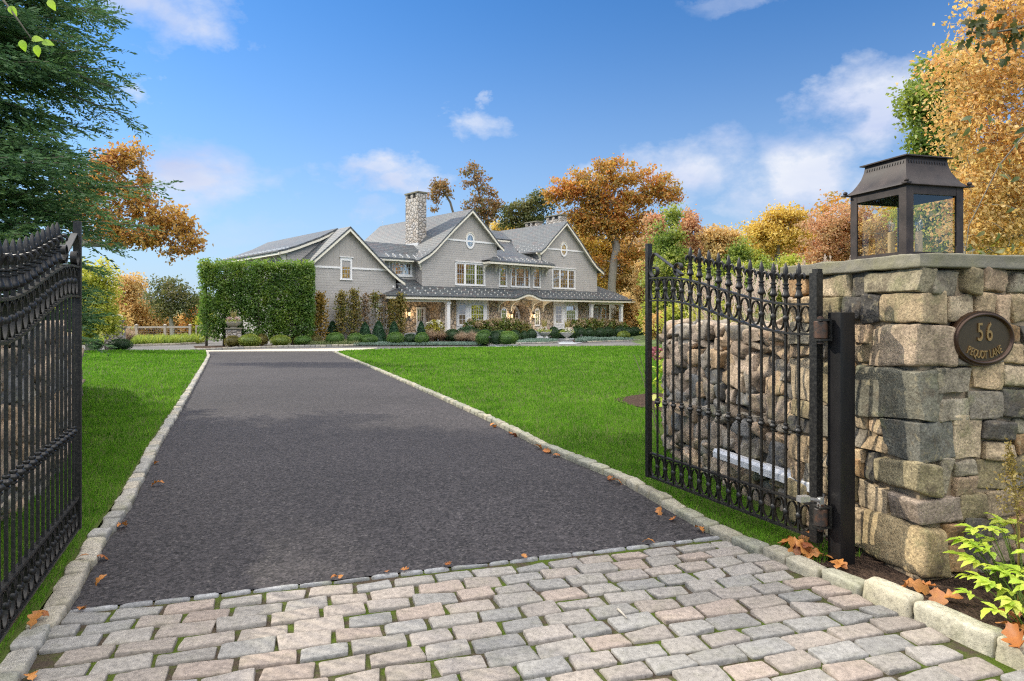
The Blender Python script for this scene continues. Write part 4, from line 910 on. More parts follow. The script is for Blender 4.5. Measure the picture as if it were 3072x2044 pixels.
window(frame_at(.97),-2.35,-.28,4.40,5.52,[(-2.05,-1.83+.02),(-1.79,-1.09+.02),(-.98,-.40)],(2,3,3),3,cas=.12,head=.08,sill=.16,dbl=False,sash='white',cap=False)
# oval gable windows
for uc in (4.6,15.5):
    def ell(ra,rz,n=36): return [(uc+ra*math.cos(a),7.46+rz*math.sin(a)) for a in np.linspace(0,2*PI,n+1)[:-1]]
    wv=part(hb().prism(ell(.45,.64),FR,.013,.06,holes=[ell(.30,.48)]),'window',M['white'])
    part(hb().prism([(uc+.49*math.cos(a)*k,7.46+.69*math.sin(a)*k) for k,aa in ((1.,np.linspace(.25,PI-.25,16)),(.93,np.linspace(PI-.25,.25,16))) for a in aa][::-1],FR,.013,.11),'hood_mould',M['trim'],wv)
    b=hb(); b.box(uc-.013,uc+.013,-.045,-.02,7.0,7.92); b.box(uc-.29,uc-.0135,-.044,-.02,7.447,7.473); b.box(uc+.0135,uc+.29,-.044,-.02,7.447,7.473); part(b,'sash',M['white'],wv)
    part(hb().prism(ell(.31,.49),FR,.012,.02),'pane',M['pane'],wv)
# bay windows of the ground floor
for o in (0.,10.93):
    pts=[(3.24+o,0.),(3.95+o,-.6),(5.81+o,-.6),(6.52+o,0.)]
    if o: pts=[(14.17,0.),(14.92,-.6),(16.69,-.6),(17.40,0.)]
    b=hb(); V=[(u,y,z) for z in (-.3,2.77) for u,y in pts]; b.add(V,[(0,1,5,4),(1,2,6,5),(2,3,7,6),(4,5,6,7)])
    bay=part(b,'bay_window',M['white'])
    for k in range(3):
        (ua,ya),(ub,yb)=pts[k],pts[k+1]; L=math.hypot(ub-ua,yb-ya); ux,uy=(ub-ua)/L,(yb-ya)/L; nx_,ny_=uy,-ux
        fr=lambda a,z,d,ua=ua,ya=ya,ux=ux,uy=uy,nx_=nx_,ny_=ny_:(ua+a*ux+d*nx_,ya+a*uy+d*ny_,z)
        c_=.19 if k!=1 else .27
        window(fr,c_-.13,L-c_+.13,.62,2.42,[(c_,L-c_)],(2 if k!=1 else 5,),4,cas=.13,head=.1,sill=.13,dbl=(k!=1),pane='pane_bay' if k==1 else 'pane_warm',sash='white',cap=False,parent=bay)
        b=hb()
        for a0,a1,za,zb in ((.06,L-.06,2.44,2.5),(.06,L-.06,.50,.56),(.14,L-.14,.0,.05),(.14,L-.14,.38,.42)):
            v=[fr(x,z,q) for q in (.002,.03) for x,z in ((a0,za),(a1,za),(a1,zb),(a0,zb))]; b.add(v,[(0,3,2,1),(4,5,6,7),(0,1,5,4),(1,2,6,5),(2,3,7,6),(3,0,4,7)])
        part(b,'moulding',M['white'],bay)
# entry: oak door set back in the arch, white arched frame, arched side lights, wall lamps
ed=lambda a,z,d:(a,1.3-d,z)
def archshape(a0,a1,z0_,zs,k=1.05,n=13):
    c_=(a0+a1)/2; r=(a1-a0)/2; return [(a0,z0_),(a1,z0_)]+[(c_+r*math.cos(a),zs+r*k*math.sin(a)) for a in np.linspace(0,PI,n)]
fr_o=part(hb().prism(archshape(9.5,11.19,.18,1.45,1.05),ed,.0,.10,holes=[archshape(9.62,11.07,.25,1.45,1.03)]),'door_frame',M['white'])
dr=part(hb().prism(archshape(9.74,10.64,.2,1.62,1.3),ed,.02,.07),'front_door',M['oak_door'])
b=hb()
for a0,a1,za,zb in ((9.8,10.15,.35,.8),(10.22,10.57,.35,.8),(9.8,10.15,.88,1.4),(10.22,10.57,.88,1.4),(9.8,10.15,1.48,1.85),(10.22,10.57,1.48,1.85)): b.box(a0,a1,1.205,1.228,za,zb)
part(b,'door_panel',M['oak_door'],dr)
b=hb(); b.lathe([(.03,-.02),(.035,0),(.03,.02)],(10.5,1.2,1.05),8); part(b,'handle',M['blackmetal'],dr)
part(hb().prism(archshape(10.66,11.05,.25,1.5,1.6),ed,.03,.075,holes=[archshape(10.74,10.98,.5,1.5,1.6)]),'side_light',M['white'],fr_o)
part(hb().prism(archshape(10.7,11.02,.45,1.5,1.6),ed,.02,.04),'pane',M['pane'],fr_o)
for a0,a1 in ((7.86,8.56),(11.79,12.44)):
    wv=part(hb().prism(archshape(a0,a1,.52,1.75,1.2),FR,.003,.06,holes=[archshape(a0+.09,a1-.09,.66,1.75,1.2)]),'window',M['white'])
    part(hb().prism(archshape(a0+.08,a1-.08,.62,1.75,1.2),FR,.004,.015),'pane',M['pane_bay'],wv)
    b=hb(); c_=(a0+a1)/2; b.box(c_-.011,c_+.011,-.04,-.017,.66,2.1)
    for z in (.98,1.3,1.62): b.box(a0+.09,a1-.09,-.038,-.017,z-.01,z+.01)
    part(b,'sash',M['white'],wv)
def wall_lamp(u,b_,z):
    b=hb(); b.box(u-.10,u+.10,b_-.22,b_-.02,z-.22,z-.17); b.box(u-.10,u+.10,b_-.22,b_-.02,z+.17,z+.2); b.add([(u-.11,b_-.23,z+.2),(u+.11,b_-.23,z+.2),(u+.11,b_-.01,z+.2),(u-.11,b_-.01,z+.2),(u,b_-.12,z+.29)],[(0,1,4),(1,2,4),(2,3,4),(3,0,4)])
    for sx in (-.095,.08): 
        for sy in (-.215,-.04): b.box(u+sx,u+sx+.015,b_+sy,b_+sy+.015,z-.17,z+.17)
    b.box(u-.03,u+.03,b_-.02,b_-.001,z-.1,z+.15)
    l=part(b,'wall_lamp',M['blackmetal']); b=hb(); b.box(u-.055,u+.055,b_-.17,b_-.07,z-.15,z+.12); part(b,'lamp_glass',M['glow'],l); pl=bpy.data.lights.new('lamp_light','POINT'); pl.energy=20; pl.color=(1,.76,.48); pl.shadow_soft_size=.06; po=bpy.data.objects.new('lamp_light',pl); COL.objects.link(po); po.parent=l; po.location=(u,b_-.32,z)
for u in (9.01,11.64): wall_lamp(u,0.,1.42)
wall_lamp(-.35,1.35,1.6)
# side door in the left porch, french door and windows in the right porch
db=frame_at(1.35)
w_=window(db,.35,1.2,.2,2.12,[(.46,1.06)],(3,),6,cas=.1,head=.12,sill=.02,dbl=False,pane='pane',sash='white',cap=False); w_.name='porch_door'
b=hb(); b.box(.46,1.06,1.30,1.345,.22,1.0); part(b,'door_panel',M['white'],w_)
fb=frame_at(.6)
window(fb,19.95,20.95,.2,2.35,[(20.1,20.78)],(2,),5,cas=.13,head=.14,sill=.03,dbl=False,pane='pane_warm',sash='white',cap=False).name='french_door'
window(fb,21.3,22.2,.75,2.32,[(21.43,22.07)],(2,),4,cas=.13,head=.12,sill=.1,pane='pane_bay',sash='white',cap=False)
window(fb,18.65,19.4,.75,2.32,[(18.75,19.28)],(2,),4,cas=.1,head=.12,sill=.1,pane='pane',sash='white',cap=False)
# brackets
def brackets(us,fy,zt,dep,h,name='eave_bracket',u_sign=None,mat='trim',parent=None,scroll=True):
    for u in us:
        ax=lambda a,z,d,u=u:(u+d,fy-a,zt+z)
        pts=[(0,0),(dep,0),(dep,-.09),(dep*.8,-.13)]+[(dep*.8*math.cos(a)*.8+.09,-h+.16+(h-.3)*math.sin(a)) for a in np.linspace(PI/2*.75,0.05,7)]+[(.10,-h+.06),(.06,-h),(0,-h)]
        b=hb(); b.prism([(p[0],p[1]) for p in [(0,0)]+[(0,-h),(.06,-h),(.11,-h+.08),(.12,-h*.72),(.22,-h*.45),(.45*dep,-h*.3),(.8*dep,-.17),(dep,-.12),(dep,0)]],ax,-.05,.05); part(b,name,M[mat],parent)
brackets((6.05,7.3,8.77,11.42,12.72,13.16),-.003,5.745,.85,.75)
brackets((7.6,9.0,11.5,12.85),-.003,2.775,1.05,1.0)
b=hb()
for u0,b0_,s_ in ((-.05,.35,-1),):
    pass
for b_ in (.1,2.2): 
    ax=lambda a,z,d,b_=b_:(12.62-a,b_+d,7.0+z); bb=hb(); bb.prism([(0,0),(0,-.7),(.06,-.7),(.1,-.5),(.3,-.22),(.5,-.1),(.5,0)][::-1],ax,-.05,.05); part(bb,'eave_bracket',M['trim'])
bb=hb(); bb.prism([(0,0),(0,-.7),(.06,-.7),(.1,-.5),(.25,-.22),(.42,-.1),(.42,0)][::-1],lambda a,z,d:(-.003-a,.12+d,5.6+z),-.05,.05); part(bb,'eave_bracket',M['trim'])
# chimneys
def chimney(u0,u1,y0,y1,z0_,zt,parent,nslot=2):
    b=hb(); b.box(u0,u1,y0,y1,z0_,zt-.42)
    w1=(y1-y0); nb=nslot
    for k in range(nb+1): yk=y0+(w1-.3)*k/nb; b.box(u0,u1,yk,yk+.3,zt-.42,zt-.06)
    b.box(u0+.25,u1-.25,y0+.3,y1-.3,zt-.42,zt-.1)
    c_=part(b,'chimney',M['chim'],parent); b=hb(); b.box(u0-.07,u1+.07,y0-.07,y1+.07,zt-.058,zt+.05); part(b,'chimney_cap',M['cap'],c_); return c_
ch=chimney(1.45,2.28,2.75,4.55,6.2,11.42,g1)
b=hb(); b.box(1.43,2.30,2.73,4.57,6.4,7.32); part(b,'flashing',M['lead'],g1)
chimney(17.35,18.25,2.2,4.1,7.5,11.12,g2); chimney(18.2,19.0,6.3,8.0,7,10.98,g2)
for x,y,z in ((1.86,3.4,11.47),(4.6,13.5,10.0)):
    b=hb(); b.tube([(x,y,z),(x,y,z+.45)],.012,4); part(b,'lightning_rod',M['lead'],g1)
# ---------------- garage wing
GB=-.6; gp1=[(-10.9,3.98),(-10.35,4.28),(-9.6,4.8),(-6.5,7.56),(-3.9,5.25),(-3.1,4.6),(-2.62,4.26),(-2.12,3.98)]
gf=frame_at(GB); GZ=4.80
def gz(u): return profz(gp1,u)-TH
ga=[u for u in np.linspace(-9.6,-6.5,300) if gz(u)>=GZ][0]; gb_=[u for u in np.linspace(-6.5,-2.5,300) if gz(u)>=GZ][-1]
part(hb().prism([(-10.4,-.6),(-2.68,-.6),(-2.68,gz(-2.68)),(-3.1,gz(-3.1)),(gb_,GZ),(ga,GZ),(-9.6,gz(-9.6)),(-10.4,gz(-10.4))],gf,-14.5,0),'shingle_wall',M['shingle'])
part(hb().prism([(ga,GZ),(gb_,GZ),(-3.9,gz(-3.9)),(-6.5,gz(-6.5))],gf,-14,.012),'gable_boards',M['board'])
b=hb(); b.box(ga-.05,-7.085,GB-.05,GB,GZ-.13,GZ); b.box(-6.2,gb_+.08,GB-.05,GB,GZ-.13,GZ); part(b,'band_board',M['white'])
gr_=roof_u('garage_roof',gp1,GB-.4,13.6)
rake(gp1,GB-.38,tag_=gr_)
b=hb(); V=[]
for u,z in gp1: V+= [(u,GB-.325,z-TH-.012),(u,GB+.01,z-TH-.012)]
b.add(V,[(i*2,i*2+1,i*2+3,i*2+2) for i in range(len(gp1)-1)]); part(b,'soffit',M['trim'],gr_)
window(gf,-7.08,-6.2,3.90,5.50,[(-6.96,-6.32)],(3,),4,cas=.12,head=.26,sill=.1)
window(gf,-9.5,-8.3,.5,2.6,[(-9.38,-8.42)],(3,),4,pane='pane_bay',sash='white'); window(gf,-4.3,-3.35,.5,2.3,[(-4.18,-3.47)],(3,),4,pane='pane_warm',sash='white')
b=hb(); b.box(-10.42,-2.66,GB-.03,GB-.002,-.6,-.1); part(b,'fieldstone_plinth',M['fieldstone'])
# shed dormer sweeping out over the drive side
dp=[(-10.75,5.80),(-10.2,5.95),(-9.4,6.24),(-8.7,6.54),(-7.8,6.92),(-6.5,7.62)]
dm=roof_u('dormer_roof',dp,.84,13.4,.11); rake(dp,.86,w_=.17,tag_=dm)
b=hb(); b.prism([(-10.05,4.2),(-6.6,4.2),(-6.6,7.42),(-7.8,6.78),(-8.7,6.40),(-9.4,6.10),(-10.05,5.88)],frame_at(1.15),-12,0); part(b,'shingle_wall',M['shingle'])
b=hb(); b.box(-10.68,-10.61,.86,13.4,5.52,5.68); b.box(-10.605,-10.06,1.0,13.3,5.6,5.63); part(b,'eave_fascia',M['trim'],dm)
for y in np.arange(1.3,13,1.15):
    bb=hb(); bb.prism([(0,0),(0,-1.0),(.06,-1.0),(.1,-.7),(.25,-.3),(.42,-.12),(.5,-.1),(.5,0)][::-1],lambda a,z,d,y=y:(-10.053-a,y+d,5.595+z),-.06,.06); part(bb,'eave_bracket',M['trim'])
for y0_ in (2.2,6.8): window(lambda a,z,d,y0_=y0_:(-10.05-d,y0_+1.6-a,z),0,1.6,4.3,5.45,[(.1,.75),(.85,1.5)],(3,3),3,cas=.1,head=.1,sill=.1,dbl=False,sash='white',cap=False)
b=hb(); b.lathe([(.06,-.06),(.07,0),(.05,.06),(.02,.08)],(-2.95,GB-.09,3.55),10); b.box(-2.97,-2.93,GB-.08,GB-.002,3.6,3.63); part(b,'camera_dome',M['white'])
# ---------------- snow guards: small bright cleats on the slates
gd=hb(); gd.box(-.028,.028,-.012,.012,0,.10); gd.box(-.055,.055,-.02,.0,.035,.125); 
gme=None; cnt=0
def guard(u,y,z,parent):
    global gme,cnt
    if gme is None: o=gd.build('snow_guard',M['guard'],parent); gme=o.data
    else: o=bpy.data.objects.new('snow_guard',gme); COL.objects.link(o); o.parent=parent
    o.location=(u,y,z); cnt+=1; return o
k=0
for i in range(37):
    u=-2.35+i*.68
    for j,(y,z) in enumerate(((-1.2,3.08),(-.86,3.27),(-.5,3.46))):
        if 8.3<u<11.3 and not(u<8.8 and j==0): continue
        if u>22.8-j*.0 and j==2 and u>22.6: continue
        if cnt<98: guard(u,y,z-.01,pr_)
def guards_stuff(pts,parent):
    b=MB()
    for u,y,z in pts: b.box(u-.05,u+.05,y-.02,y+.02,z,z+.11)
    return tag(b.build('snow_guard',M['guard'],parent),kind='stuff')
pts=[]
for i in range(6):
    for j in range(3): 
        u=.05+.33*j; pts.append((u,.1+i*.62,profz(prof1,u)-.01))
for i in range(8):
    for j in range(2): u=.3+.3*j; pts.append((u,5+i*.75,profz(prof1,u)))
for i in range(7):
    for j in range(3): u=12.45+.28*j; pts.append((u,.1+i*.62,profz(prof2,u)-.01))
for i in range(9):
    for j in range(3): y=-.75+.32*j; pts.append((7.2+i*.68+j*.1,y,5.93+(y+1.05)*.39))
for i in range(5):
    for j in range(3): y=.35+.26*j; pts.append((-2.7+i*.6+j*.05,y,5.74+(y-.2)*.42))
for i in range(14):
    for j in range(3): u=-10.5+.24*j; pts.append((u,1.1+i*.85,profz(dp,u)-.01))
for i in range(10): pts.append((11+i*.0,2,0))
pts=[p for p in pts if p[2]>1]; guards_stuff(pts,house)
# ---------------------------------------------------------------- foliage tools
def unit(v): return v/(np.linalg.norm(v,axis=-1,keepdims=True)+1e-9)
def leaf_quads(P,size,asp,g_,bias=(0,0,.0),d=None):
    n=len(P)
    if d is None: d=unit(g_.normal(0,1,(n,3))+np.array(bias))
    s=unit(np.cross(d,g_.normal(0,1,(n,3)))); nn=np.cross(d,s); l=size*g_.uniform(.65,1.3,n)[:,None]; w_=l*asp
    fold=nn*w_*g_.uniform(-.25,.25,n)[:,None]
    return np.stack([P,P+d*l*.5+s*w_*.5+fold,P+d*l,P+d*l*.5-s*w_*.5+fold],1).reshape(-1,3)
def skeleton(trunk,targets,Rb,g_,rise=.25,power=.5,twig=.006):
    tr=np.array(trunk,float); d=np.concatenate([[0],np.cumsum(np.linalg.norm(np.diff(tr,axis=0),axis=1))]); m=max(6,int(d[-1]/.5)); q=np.linspace(0,d[-1],m)
    nodes=[np.array([np.interp(x,d,tr[:,k]) for k in range(3)]) for x in q]; par=[-1]+list(range(m-1)); chains=[list(range(m))]
    base=nodes[0]; T=np.asarray(targets); cen=np.array([np.interp(T[:,2],tr[:,2],tr[:,0]),np.interp(T[:,2],tr[:,2],tr[:,1])]).T
    order=np.argsort(np.linalg.norm(T[:,:2]-cen,axis=1)+.3*np.abs(T[:,2]-tr[-1,2])); lo=m//3
    for ti in order:
        t=T[ti]; N=np.array(nodes); dv=t-N; ds=np.linalg.norm(dv,axis=1); cost=ds*(1+.9*np.clip(-(dv[:,2])/(ds+1e-6)+.05,0,1)); cost[:lo]+=5
        a=int(np.argmin(cost)); L=ds[a]; k=2 if L<1.2 else 4; ch=[a]; off=g_.normal(0,.07*L,3); 
        for j in range(1,k+1):
            f=j/k; p=N[a]+(t-N[a])*f+off*math.sin(PI*f)+np.array((0,0,rise*L*.35))*math.sin(PI*f)*(.6)
            nodes.append(p if j<k else t); par.append(ch[-1]); ch.append(len(nodes)-1)
        chains.append(ch)
    load=np.zeros(len(nodes))
    for ch in chains[1:]: load[ch[-1]]+=1
    for i in range(len(nodes)-1,0,-1): load[par[i]]+=load[i]
    load=np.maximum(load,1); r=np.maximum(twig,Rb*(load/load[0])**power)
    return np.array(nodes),chains,r
def tree(name,label,base,trunk,blobs,ntar,nleaf,size,asp,mat,bark,Rb,seed=1,group=None,cr=.5,cat='tree',flat=.7,shell=.45,bias=(0,0,-.2),twig=.008,rise=.25,crown='crown',nside=5,bare=.0):
    g_=np.random.default_rng(seed); base=np.array(base,float); w_=np.array([b[1][0]*b[1][1]*b[1][2] for b in blobs])**.72; w_/=w_.sum(); T=[];R_=[]
    for (c,r),k in zip(blobs,g_.multinomial(ntar,w_)):
        u=unit(g_.normal(0,1,(k,3))); rad=(g_.uniform(0,1,k)**shell)[:,None]; rough=1+.28*(fbm(u*2.+np.array(c)*.37,2)-.5)[:,None]*2
        T.append(np.array(c)+u*rad*rough*np.array(r)); 
    T=np.concatenate(T); T=T[T[:,2]>base[2]+.4]
    nodes,ch,r=skeleton(trunk,T,Rb,g_,rise,twig=twig)
    root=empty(name,tuple(base),0,label,cat,group); b=MB()
    for i,c in enumerate(ch): b.tube(nodes[c]-base,r[c] if i==0 else np.concatenate([[min(r[c[0]],r[c[1]]*1.25)],r[c[1:]]]),8 if i==0 else nside,cap=False)
    b.build('trunk',bark,root,smooth=True)
    if nleaf:
        keep=g_.random(len(T))>=bare; Tk=T[keep]; k=nleaf//max(1,len(Tk)); cw=g_.uniform(.5,1.35,len(Tk)); cnt_=np.maximum(1,(k*cw**1.5).astype(int)); idx=np.repeat(np.arange(len(Tk)),cnt_)
        P=Tk[idx]+g_.normal(0,1,(len(idx),3))*(cr*cw[idx])[:,None]*np.array((.62,.62,.62*flat))
        tint=np.clip(g_.uniform(0,1,len(idx))*.75+g_.uniform(0,1,len(Tk))[idx]*.25,0,1)
        poly_mesh(crown,leaf_quads(P-base,size,asp,g_,bias),4,mat,root,tint)
    return root
def blobsD(lst,d,dz=1.,jit=0.):
    out=[]
    for i,(x,y,rx,ry) in enumerate(lst):
        c=atD(x,y,d+((i*37%5)-2)/2*jit); a=rx*.43445/F*d; b_=ry*.43445/F*d; out.append(((c.x,c.y,c.z),(a,(a+b_)/2*dz,b_)))
    return out
L={}
L['oak']=m_leaf('oak_orange_leaf',[(0.299,0.086,0.029),(0.529,0.184,0.040),(0.667,0.345,0.057),(0.391,0.310,0.069),(0.575,0.230,0.046),(0.736,0.460,0.081)],.5,.3)
L['oakmix']=m_leaf('oak_mixed_leaf',[(.24,.24,.05),(.46,.22,.045),(.62,.40,.08),(.38,.14,.05),(.56,.44,.09)],.5,.5)
L['oakbrown']=m_leaf('oak_brown_leaf',[(.13,.15,.05),(.26,.19,.06),(.38,.19,.07),(.20,.21,.07),(.44,.27,.09)],.45,.25)
L['olive']=m_leaf('olive_green_leaf',[(.05,.08,.025),(.10,.13,.035),(.17,.17,.045),(.24,.17,.05)],.45,.25)
L['gold']=m_leaf('gold_leaf',[(.52,.33,.06),(.66,.46,.08),(.72,.54,.12),(.55,.32,.07)],.5,.3)
L['tan']=m_leaf('tan_autumn_leaf',[(.42,.24,.08),(.60,.38,.13),(.70,.48,.18),(.52,.38,.14),(.40,.35,.12)],.5,.3)
L['rust']=m_leaf('rust_pink_leaf',[(0.480,0.216,0.108),(0.624,0.324,0.168),(0.552,0.372,0.168),(0.420,0.324,0.120)],.5,.4)
L['yg']=m_leaf('yellow_green_leaf',[(0.188,0.263,0.031),(0.350,0.413,0.050),(0.550,0.537,0.075),(0.725,0.600,0.088)],.55,.35)
L['green']=m_leaf('mid_green_leaf',[(.12,.20,.03),(.20,.29,.045),(.34,.39,.06),(.50,.46,.08)],.5,.35)
L['beech']=m_leaf('beech_orange_leaf',[(.54,.27,.08),(.72,.40,.12),(.80,.56,.19),(.64,.46,.17),(.44,.39,.12)],.58,.8)
L['hedge']=m_leaf('hornbeam_leaf',[(.06,.135,.02),(.11,.22,.03),(.21,.31,.04),(.42,.43,.06)],.55,.9)
L['espg']=m_leaf('espalier_leaf',[(.09,.15,.03),(.19,.20,.04),(.30,.21,.045),(.14,.17,.03)],.45,.7); L['espy']=m_leaf('espalier_gold_leaf',[(.09,.11,.02),(.28,.19,.03),(.42,.26,.03),(.2,.15,.03)],.45,.8); L['espb']=m_leaf('espalier_brown_leaf',[(.17,.12,.06),(.26,.16,.08),(.20,.17,.07)],.3,.8)
L['conifer']=m_leaf('conifer_needle',[(.04,.105,.042),(.07,.155,.055),(.12,.22,.06),(.19,.29,.07)],.4,.5)
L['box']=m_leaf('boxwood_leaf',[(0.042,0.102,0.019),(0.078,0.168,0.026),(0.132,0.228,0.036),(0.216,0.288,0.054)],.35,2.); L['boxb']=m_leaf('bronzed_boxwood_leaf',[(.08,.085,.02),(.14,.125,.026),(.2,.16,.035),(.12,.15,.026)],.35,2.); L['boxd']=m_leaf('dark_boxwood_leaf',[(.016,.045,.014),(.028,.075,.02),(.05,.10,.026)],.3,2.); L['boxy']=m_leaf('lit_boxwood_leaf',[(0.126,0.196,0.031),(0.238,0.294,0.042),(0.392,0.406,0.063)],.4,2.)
L['yew']=m_leaf('yew_needle',[(.016,.06,.026),(.028,.09,.034),(.05,.13,.042)],.3,2.)
L['tangrass']=m_leaf('dry_grass',[(.26,.18,.12),(.36,.27,.18),(.44,.34,.24),(.30,.22,.12)],.4,1.5); L['plume']=m_leaf('grass_plume',[(.56,.44,.35),(.68,.56,.46),(.74,.64,.53)],.5,1.); L['misc']=m_leaf('miscanthus_blade',[(.20,.26,.05),(.38,.36,.10),(.52,.42,.18),(.30,.32,.07)],.5,.9)
L['hyd']=m_leaf('hydrangea_leaf',[(.05,.12,.022),(.12,.19,.03),(.24,.22,.05),(.20,.11,.05)],.45,1.2); L['hydy']=m_leaf('hydrangea_yellow_leaf',[(.25,.25,.03),(.4,.36,.04),(.16,.2,.03)],.45,1.)
L['fescue']=m_leaf('blue_fescue',[(.12,.19,.15),(.19,.28,.22),(.28,.37,.30)],.3,1.5); L['sedum']=m_leaf('flowering_groundcover',[(.10,.16,.05),(.22,.26,.10),(.45,.42,.22)],.35,2.)
L['lime']=m_leaf('lime_leaf',[(.20,.38,.02),(.30,.48,.03),(.38,.52,.05)],.6,2.); L['perennial']=m_leaf('perennial_leaf',[(.22,.40,.03),(.40,.56,.05),(.55,.66,.08),(.6,.58,.12)],.5,3.)
L['darkoak']=m_leaf('dark_oak_leaf',[(.03,.05,.012),(.06,.075,.015),(.10,.09,.02),(.16,.075,.02)],.35,3.); L['deadleaf']=m_leaf('fallen_leaf',[(.18,.055,.02),(.36,.13,.03),(.46,.2,.05),(.30,.12,.06)],.25,5.); L['astil']=m_leaf('dry_flower',[(.16,.12,.03),(.26,.2,.04),(.20,.11,.03)],.35,4.)
BK=m_bark('grey_bark',(.26,.235,.20)); BKd=m_bark('dark_bark',(.13,.105,.085)); BKp=m_bark('pale_bark',(.42,.38,.33)); BKw=m_bark('pale_twig',(.46,.41,.33))
def tpath(pts,d): return [tuple(atD(x,y,d)) for x,y in pts]
def T_(name,label,trunk,blobs,d,nt,nl,size,mat,bark,Rb,seed,cr=None,group=None,asp=.6,**k):
    tp=tpath(trunk,d); b=gnd(tp[0][0]*0+512,400); base=(tp[0][0],d,tp[0][2]); cr=cr or d*.0095
    return tree(name,label,base,tp,blobsD(blobs,d,**({'dz':k.pop('dz',1.),'jit':k.pop('jit',0.)})),nt,nl,size,asp,mat,bark,Rb,seed,group,cr,**k)
# ---------------------------------------------------------------- trees behind the house
T_('oak_tree','large oak with rust-orange crown and forked grey trunk rising behind the right gable',[(1412,790),(1412,720),(1408,660),(1412,610),(1420,570),(1408,530),(1400,490),(1420,420)],
   [(1350,430,62,42),(1420,405,62,36),(1500,420,60,34),(1300,440,42,28),(1470,455,62,30),(1380,490,60,38),(1535,445,38,28),(1440,520,52,36),(1340,520,42,36),(1400,380,40,16),(1275,455,24,18),(1460,600,36,36),(1365,605,32,36),(1410,465,60,36),(1330,500,46,28),(1480,505,46,28),(1400,530,40,36)],74,520,25000,.34,L['oak'],BK,.46,41,cr=.62,dz=.7,shell=.42,twig=.02)
T_('oak_tree','sparse brown-leaved oak top peeking out just right of the tall chimney',[(1058,790),(1052,600),(1046,500),(1036,465),(1020,440)],[(1010,430,22,20),(1003,452,18,16),(1028,440,14,18),(1000,482,8,6)],78,60,1300,.30,L['oakbrown'],BKd,.13,42,cr=.42,shell=.5,twig=.02)
T_('oak_tree','tall thin-topped brown oak behind the ridge of the left main gable',[(1130,790),(1128,600),(1126,540),(1112,480),(1098,430),(1092,395)],[(1088,402,28,22),(1122,430,26,20),(1096,470,30,26),(1120,500,26,26),(1140,470,14,30),(1078,425,12,10)],76,130,3300,.30,L['oakbrown'],BKd,.18,43,cr=.42,shell=.5,twig=.02)
T_('oak_tree','dark olive spreading tree filling the gap between the two main gables',[(1195,790),(1192,600),(1185,545),(1196,500),(1222,470)],[(1168,490,26,30),(1205,480,28,26),(1240,465,26,28),(1225,500,42,28),(1185,520,40,18),(1262,480,16,14)],78,170,5600,.30,L['olive'],BKd,.22,44,cr=.48,shell=.5,twig=.02)
T_('maple_tree','amber and yellow tree low behind the gap beside the right chimneys',[(1160,790),(1160,600),(1160,540)],[(1155,530,26,14),(1190,535,26,12)],92,60,3000,.36,L['gold'],BKd,.3,45,shell=.6)
T_('maple_tree','golden understory tree crowded under the big oak, against the right gable slope',[(1345,790),(1345,680),(1350,600)],[(1340,560,45,40),(1360,620,48,50),(1395,580,30,40)],80,170,9000,.34,L['gold'],BK,.3,46,cr=.7,shell=.5)
T_('maple_tree','yellow-orange tree filling the right half beneath the big oak limbs',[(1460,790),(1462,680),(1460,600)],[(1455,560,42,40),(1470,620,45,55),(1430,660,40,50),(1445,600,40,40)],79,190,10000,.33,L['tan'],BK,.3,47,cr=.7,shell=.5)
T_('understory_tree','pale tan thicket tree standing just right of the porch end',[(1462,790),(1462,740),(1458,690)],[(1448,715,30,40),(1470,740,30,34),(1432,745,16,30)],66,150,8000,.24,L['tan'],BKp,.12,48,cr=.5,shell=.6)
T_('pear_tree','fresh green conical tree between the oak and the iron gate',[(1540,790),(1540,700),(1543,600),(1545,500)],[(1545,500,22,26),(1535,550,36,34),(1540,600,48,38),(1535,650,52,40),(1545,700,52,40)],52,210,15000,.24,L['green'],BK,.2,49,cr=.5,shell=.5)
T_('oak_tree','bronze-brown tree rising behind the green conical tree',[(1580,790),(1580,640),(1582,540)],[(1590,510,20,24),(1585,545,34,30),(1510,520,20,26),(1590,590,36,36),(1500,560,24,24)],64,130,8000,.30,L['rust'],BKd,.25,50,cr=.6,shell=.5)
T_('maple_tree','orange maple low on the skyline above the gate scrolls',[(1655,790),(1655,640),(1655,570)],[(1645,550,34,22),(1680,545,26,22),(1660,590,50,30)],62,130,8500,.28,L['tan'],BKd,.2,51,cr=.55,shell=.5)
T_('birch_tree','bright golden-yellow tree on the skyline left of the lantern',[(1790,790),(1790,640),(1790,560)],[(1800,500,40,26),(1760,530,46,24),(1835,515,30,24),(1790,550,70,28)],58,170,11000,.25,L['gold'],BK,.2,52,cr=.5,shell=.45)
T_('cherry_tree','pinkish rust tree with pale stems directly left of and behind the lantern',[(1905,790),(1900,660),(1905,580)],[(1895,520,46,32),(1950,500,46,34),(1900,560,60,36),(1985,530,50,44),(1880,600,50,26),(1960,580,60,40)],50,300,17000,.20,L['rust'],BKp,.2,53,cr=.45,shell=.5,bare=.1)
T_('maple_tree','tawny tree seen through the lantern panes',[(2060,790),(2060,650),(2060,590)],[(2040,530,60,40),(2110,520,60,50),(2060,590,80,40)],47,220,13000,.19,L['tan'],BKp,.2,54,cr=.42,shell=.5)
